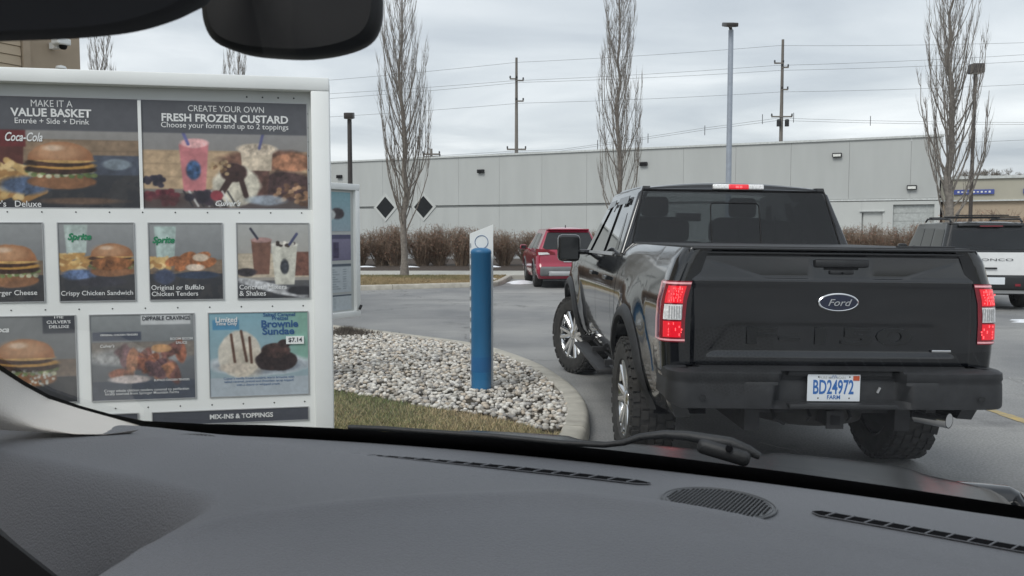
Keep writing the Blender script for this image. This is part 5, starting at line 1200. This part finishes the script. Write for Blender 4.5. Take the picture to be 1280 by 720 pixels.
b = MB(); b.tube([(.05,.33,1.13),(-.22,.36,1.18)], .008, 5); b.build('wiper', M_plast, rc_)
# --- white off roader
P = dict(w=.94, rw=.385, wy=(.86,3.53), ra=.45, zb=.34, zbelt=1.16, zroof=1.74, paint=M_wcar, cab=M_dust, clad=M_plast, mirr=M_dust, my=2.95,
    HW=[(.34,.88),(.55,.93),(.80,.94),(1.02,.935),(1.16,.90)], RR=[(.34,.06),(.55,.02),(.72,.05),(1.16,.07)], FF=[(.34,4.25),(.6,4.36),(1.0,4.36),(1.16,4.3)],
    ZT=lambda y: 1.16 if y < 3.0 else 1.16-.07*((y-3.0)/1.35), GW=[(1.14,.895),(1.22,.88),(1.74,.76)], GR=[(1.14,.09),(1.74,.22)], GF=[(1.14,3.25),(1.74,2.72)],
    wins=[[(.28,1.21),(.98,1.21),(1.02,1.62),(.36,1.62)],[(1.14,1.21),(1.88,1.21),(1.88,1.64),(1.16,1.64)],[(1.98,1.21),(2.92,1.21),(2.62,1.64),(1.98,1.64)]],
    rglass=[(-.74,1.22),(.74,1.22),(.68,1.60),(-.68,1.60)])
wc = car('parked_car', (9.56, 17.0), R(-12.5), 'white off road car with black roof and roof rack at the right edge', P)
b = MB(); b.grid(17, 12, lambda u, v: ((u*2-1)*.76, .20+v*2.55, 1.735+.05*(1-abs(u*2-1)**4)*(1-abs(v*2-1)**6))); b.build('roof', M_dust, wc, smooth=60)
b = MB()
for s in (-1,1):
    b.tube([(s*.66,.45,1.77),(s*.66,.55,1.83),(s*.66,2.3,1.85),(s*.66,2.45,1.79)], .02, 7)
for yy in (.75,1.95): b.box((0,yy,1.875), (1.42,.07,.03), bev=.008); 
b.tube([(-.5,.72,1.91),(.5,.72,1.91)], .015, 6)
b.build('roof_rack', M_plast, wc, smooth=50)
MB().box((0,.20,1.70), (1.2,.16,.04), bev=.015).build('spoiler', M_dust, wc, smooth=50); MB().box((0,.115,1.685), (.42,.01,.02)).build('brake_lamp', M_redlens, wc)
lettering('BRONCO', .80, (0,.052,1.015), (1,0,0), (0,0,1), M_letter_k, wc, ext=.004, bold=.0, fit='w', hscale=.36)
b = MB(); b.box((0,.0,.56), (1.80,.20,.30), bev=.05); b.build('bumper', M_plast, wc, smooth=50)
for s in (-1,1):
    b = MB(); b.box((s*.845,.075,.94), (.15,.08,.34), bev=.02); b.build('taillight', M_redlens, wc, smooth=50); MB().box((s*.45,-.105,.52), (.10,.01,.05)).build('reflector', M_redlens, wc)
MB().box((.05,-.105,.60), (.32,.03,.14)).build('license_plate', M_plate, wc);
b = MB(); b.box((.0,.04,.845), (.22,.05,.03), bev=.01); b.build('handle', M_plast, wc); b = MB(); b.tube([(.0,.11,1.24),(-.4,.12,1.30)], .01, 5); b.build('wiper', M_plast, wc)

# ================================================================== THE CAR WE SIT IN
TH = R(19.0)
oc = tag(empty('own_car', (0,0,0), -TH), 'car we look out of, with grey dashboard, windshield and black mirror', 'car')
def ldir(px, py):
    d = ray(px, py); return Vector((d.x*math.cos(TH)-d.y*math.sin(TH), d.x*math.sin(TH)+d.y*math.cos(TH), d.z))
EYEV = Vector((0,0,EYE))
def lw(px, py, w_): return EYEV+ldir(px, py)*w_
def on_z(px, py, z): d = ldir(px, py); return EYEV+d*((z-EYE)/d.z)
GZ, GY, GS = 1.272, 1.08, -.694
def on_glass(px, py, off=0.):
    d = ldir(px, py); t = (GZ-off-GS*GY-EYE)/(d.z-GS*d.y); return EYEV+d*t
def smin(a, b_, k): h = max(0, min(1, .5+.5*(b_-a)/k)); return b_*(1-h)+a*h-k*h*(1-h)
def zd(x, y):
    z = 1.306-.05*(x+.33)**2
    yc = lerp1(x, CREASE)                                          # crease: the strip towards the glass lies lower and tips forward
    z -= (.0065*sstep(yc-.006, yc+.004, y)+.05*max(0, y-yc))*sstep(-1.0,-.75,x)
    z += .0035*math.exp(-((y-lerp1(x, RIDGE))/.016)**2)*sstep(-.60,-.52,x)*sstep(.02,-.15,x)
    z -= .004*sstep(0, .05, lerp1(x, RIDGE)-y)*sstep(-.60,-.52,x)
    z += .012*math.exp(-((x+.78)/.22)**2-((y-.90)/.07)**2)
    z -= .030*sstep(.80,.50,y)**1.2*.5
    z -= 4.0*max(0, y-1.0)**2
    ye = .715-.25*(x+.58); d1 = ye-y; d2 = -.575-x
    d = smin(d1, d2, .05); z -= 1.3*sstep(-.02, .30, d)
    z -= .6*max(0, .50-y)**1.0
    return z
CREASE = sorted((p.x, p.y) for p in (on_z(px, py, 1.297) for px, py in ((0,545),(250,556),(419,573),(547,588),(650,604),(820,631),(971,656),(1280,711))))
RIDGE = sorted((p.x, p.y) for p in (on_z(px, py, 1.292) for px, py in ((85,716),(220,671),(300,657),(400,649),(531,640),(700,634))))
def on_dash(px, py):
    z = 1.295
    for _ in range(12): p = on_z(px, py, z); z = .5*z+.5*zd(p.x, p.y)
    return p
b = MB(); NXD, NYD = 260, 240
b.grid(NXD, NYD, lambda u, v: (-1.25+1.78*u, .36+(1.14-.36)*v, zd(-1.25+1.78*u, .36+(1.14-.36)*v)))
dash = b.build('dashboard', M_dash, oc, smooth=180, recalc=True)
def dl(p, up=.0): return Vector((p.x, p.y, zd(p.x, p.y)+up))
def ds(p, up=.0):                                                      # on the recessed strip beyond the crease
    yc = lerp1(p.x, CREASE); return Vector((p.x, p.y, 1.306-.05*(p.x+.33)**2-(.0065+.05*(p.y-yc))*sstep(-1.0,-.75,p.x)+up+.0006))
def vent(p0, p1, n, w0, w1):
    A, B = on_dash(*p0)+Vector((0,.008,0)), on_dash(*p1)+Vector((0,.008,0)); sl_ = MB(); rb_ = MB(); d = (B-A); d.z = 0; L = d.length; d.normalize(); nn = Vector((-d.y, d.x, 0)); m = 48
    vs = []; lip = []
    for i in range(m+1):
        t = i/m; c = A.lerp(B, t); w_ = (w0+(w1-w0)*min(1, t*1.6))*.5*(min(1, max(.15, min(t, 1-t)*m/1.5)))
        q0 = c+nn*w_; q1 = c-nn*w_; vs += [ds(q0, .0012), ds(q1, .0012)]; lip.append((ds(q0, .001), ds(q1, .001)))
    sl_.add(vs, [(2*i, 2*i+1, 2*i+3, 2*i+2) for i in range(m)]); o = sl_.build('air_vent', M_dashd, dash, recalc=False)
    rb_.tube([c for _, c in lip], .0006, 5)
    for k in range(1, n):
        t = k/n; c = A.lerp(B, t); w_ = (w0+(w1-w0)*min(1, t*1.6))*.5; a_ = ds(c+nn*w_+d*.004, .0015); e_ = ds(c-nn*w_-d*.004, .0015); rb_.tube([a_, e_], .0009, 5)
    tag(rb_.build('vent_rib', M_dash, o, smooth=60), kind='stuff'); return o
vent((421,566), (812,608), 18, .005, .017); vent((1015,644), (1300,695), 11, .019, .020)
def speaker(px, py, r, n):
    C_ = on_dash(px, py); o = MB(); o.grid(48, 8, lambda u, v: ds(C_+Vector((r*(1.001-v)*math.cos(u*2*PI), r*(1.001-v)*math.sin(u*2*PI), 0)), .0010), closed=True); so_ = o.build('speaker_grille', M_grille, dash, recalc=False)
    g = MB()
    for q, m_ in ((1.0, .0012), (.93, .0009)): g.tube([ds(C_+Vector((q*r*math.cos(a*PI/24), q*r*math.sin(a*PI/24), 0)), .001) for a in range(49)], m_, 6)
    g.build('grille_rim', M_grille, so_, smooth=60)
    g = MB(); p_ = r*2*.9/n; an = R(20)
    for i in range(-n, n+1):
        for j in range(-n, n+1):
            x, y = (i+.5*(j % 2))*p_, j*p_*.866; x, y = x*math.cos(an)-y*math.sin(an), x*math.sin(an)+y*math.cos(an)
            if math.hypot(x, y) < r*.9: g.add([ds(C_+Vector((x+p_*.36*math.cos(k*PI/3), y+p_*.36*math.sin(k*PI/3), 0)), .0016) for k in range(6)], [(0,1,2,3,4,5)])
    tag(g.build('grille_holes', M_dashd, so_, recalc=False), kind='stuff')
speaker(898, 630, .058, 22); speaker(235, 546, .036, 13)
# pillar trim and glass edge
UPC = [(-260,285),(-120,378),(-60,417),(0,456),(30,476),(60,493),(100,507),(140,518),(180,526),(260,530),(330,531),(415,535),(520,542),(615,548),(700,556),(760,562),(830,570),(900,579),(1000,592),(1100,606),(1200,621),(1280,633),(1420,656),(1600,690)]
LOC = [(-260,296),(-120,388),(-60,427),(0,466),(30,485),(60,501),(100,514),(140,525),(178,533)]
b = MB(); vs = []
for i, p in enumerate(UPC):
    u = on_glass(*p, .004); vs.append(u)
    if i < len(LOC): vs.append(on_glass(*LOC[i], .004))
    else: q = Vector((u.x, 1.15, GZ+GS*(1.15-GY)-.004)); vs.append(q)
b.add(vs, [(2*i, 2*i+1, 2*i+3, 2*i+2) for i in range(len(UPC)-1)]); b.build('glass_edge_band', M_blackint, oc, recalc=False)
A_ = [on_glass(*p, .010) for p in ((-260,292),(-120,385),(-60,424),(0,463),(30,482),(60,498),(100,511),(140,522),(174,531.5))]
B_ = [on_z(px, py, 1.296) for px, py in ((-260,560),(-120,547),(-60,541),(0,537.5),(30,539),(60,541),(100,543),(140,542),(174,537))]
def trimf(u, v):
    i = int(round(u*(len(A_)-1))); a, c = A_[i], B_[i]; q = a.lerp(c, v); q = q+Vector((.02,-.05,.0))*math.sin(PI*v)*min(1, (a-c).length*6); return q
b = MB(); b.grid(len(A_), 9, trimf); b.build('pillar_trim', M_trim, oc, smooth=180)
b = MB(); b.tube([(-1.27,.95,1.36),(-1.08,.30,1.86)], .05, 10); b.tube([(.47,1.0,1.33),(.40,.30,1.86)], .05, 10)
b.box((-.31,.24,1.90), (1.5,.18,.05), bev=.02); b.box((-1.05,-.8,1.90), (.14,2.0,.05), bev=.02); b.box((.42,-.8,1.90), (.14,2.0,.05), bev=.02); b.box((-.31,-1.85,1.90), (1.5,.18,.05), bev=.02)
b.box((-.31,-1.05,1.93), (1.5,1.7,.04)); b.box((-.31,-1.95,1.3), (1.6,.05,1.2)); b.build('roof_frame', M_visor, oc, smooth=50)  # unseen roof slab and rear wall, added to darken rear-facing dash surfaces
b = MB(); b.add([(-1.2,1.10,GZ+GS*.02),(.62,1.10,GZ+GS*.02),(.48,.30,GZ-GS*.78),(-1.08,.30,GZ-GS*.78)], [(0,1,2,3)]); b.build('windshield', M_glass_w, oc)
# bodywork in front of and beside us
def hd(u, v):
    x = -1.16+1.66*u; y = 1.25+1.38*v; z = 1.020+.07*(2.2-y); z -= .22*max(0, x-.1)**2+.03*(x+.33)**2
    if y > 2.2: z -= 1.9*(y-2.2)**2+.16*(y-2.2)
    if u < .04: z -= .06*(1-u/.04)
    if u > .96: z -= .06*(u-.96)/.04
    z += .010*sstep(.20,.14,abs(abs(x+.33)-.42)-.0)*(1 if y < 2.3 else .5); return (x, y, z)
b = MB(); b.grid(60, 40, hd); b.build('hood', mat('dull_black_hood', (.008,.009,.010), .22, spec=.25), oc, smooth=60)
b = MB(); b.grid(30, 6, lambda u, v: (-1.2+1.76*u, 1.075+.20*v, 1.262-.16*v-.03*(abs(u-.5)*2)**2)); b.build('cowl', M_plast, oc, smooth=60)
b = MB()
for s, xx in ((-1,-1.235),(1,.575)):
    b.box((xx, 1.75, .62), (.06,1.75,.50), bev=.02); b.box((xx, -.5, .82), (.05,2.7,.85), bev=.02)
b.box((-.33,2.62,.62), (1.82,.10,.52), bev=.04); b.build('body_side', M_truck, oc, smooth=50)
for s, xx in ((-1,-1.16),(1,.50)): make_wheel(oc, xx, 1.75, .36, .36, .23, s, 0, 5, lugs=False)
# wiper
WP = [(436,529.5),(480,531),(520,534),(615,540),(702,548.5),(755,551),(780,548),(800,541),(831,537.5),(860,539.5),(885,544),(913,548),(935,557),(950,565)]
Wp = []
for p in WP: d = ldir(*p); Wp.append(EYEV+d*(1.155/d.y))
b = MB(); b.tube([q-Vector((0,0,.006)) for q in Wp[:7]], .0042, 8); b.tube([q-Vector((0,0,.006)) for q in Wp[4:]], [.0035,.004,.0045,.005,.006,.007,.008,.008,.007,.005][:len(Wp[4:])], 8); wi = b.build('wiper', M_plast, oc, smooth=60)
q = EYEV+ldir(905,553)*(1.15/ldir(905,553).y); b = MB(); b.box(q-Vector((0,0,.012)), (.07,.03,.02), ry=.22, bev=.007); b.build('wiper_arm_cover', M_plast, wi, smooth=50)
b = MB(); b.lathe([(0,.0),(.0,.005),(.004,.0045),(.006,0)], 14, 'Y', (0,0,0)); b.v = [(x+q.x+.008, -y+q.y-.014, z+q.z-.004) for x, y, z in b.v]; b.build('pivot_nut', M_dashd, wi, smooth=50)
# mirror, visor
def blob(name, outline, w_, m, depths, parent=oc, n=4):
    P = [Vector(o_) for o_ in outline]; Q = []
    for i in range(len(P)):
        p0, p1, p2, p3 = P[i-1], P[i], P[(i+1) % len(P)], P[(i+2) % len(P)]
        for k in range(n): t = k/n; Q.append(.5*((2*p1)+(-p0+p2)*t+(2*p0-5*p1+4*p2-p3)*t*t+(-p0+3*p1-3*p2+p3)*t**3))
    base = [lw(q.x, q.y, w_) for q in Q]; cen = sum(base, Vector())/len(base); ax = ldir(640,289).normalized(); vs = []; m_ = len(base)
    for dd, s_ in depths: vs += [cen+(p-cen)*s_+ax*dd for p in base]
    fs = [(i*m_+k, i*m_+(k+1) % m_, (i+1)*m_+(k+1) % m_, (i+1)*m_+k) for i in range(len(depths)-1) for k in range(m_)]+[tuple(range(m_)), tuple((len(depths)-1)*m_+k for k in range(m_))]
    b = MB(); b.add(vs, fs); return b.build(name, m, parent, smooth=50)
mr = blob('rear_view_mirror', [(256,-55),(252,0),(256,32),(270,53),(300,65),(340,70),(385,71),(430,64),(462,50),(476,26),(478,-10),(474,-50),(440,-78),(360,-84),(290,-78)], .70, M_blackint, [(-.012,.90),(-.006,.965),(0,1.0),(.02,.97),(.05,.75),(.06,.4)])
c_ = lw(365,-40,.75); MB().tube([c_, (c_.x-.01, .34, 1.83)], .014, 10).build('mirror_stem', M_blackint, mr, smooth=60)
blob('sun_visor', [(-300,58),(-120,50),(0,44.5),(60,42.5),(120,38),(165,31),(205,19),(232,7),(256,-9),(270,-50),(200,-120),(-100,-150),(-320,-120)], .52, M_visor, [(-.008,.97),(-.004,.99),(0,1),(.012,1),(.018,.97)])
b = MB(); P_ = [lw(px, py, .78) for px, py in ((-80,600),(-40,632),(0,668),(32,693),(66,720),(90,760),(60,860),(-120,860),(-160,700))]; P2 = [p+ldir(640,360).normalized()*.03-Vector((0,0,.02)) for p in P_]
m_ = len(P_); b.add(P_+P2, [tuple(range(m_)), tuple(range(2*m_-1, m_-1, -1))]+[(k, (k+1) % m_, m_+(k+1) % m_, m_+k) for k in range(m_)]); b.build('cluster_screen', M_blackint, oc, smooth=40)
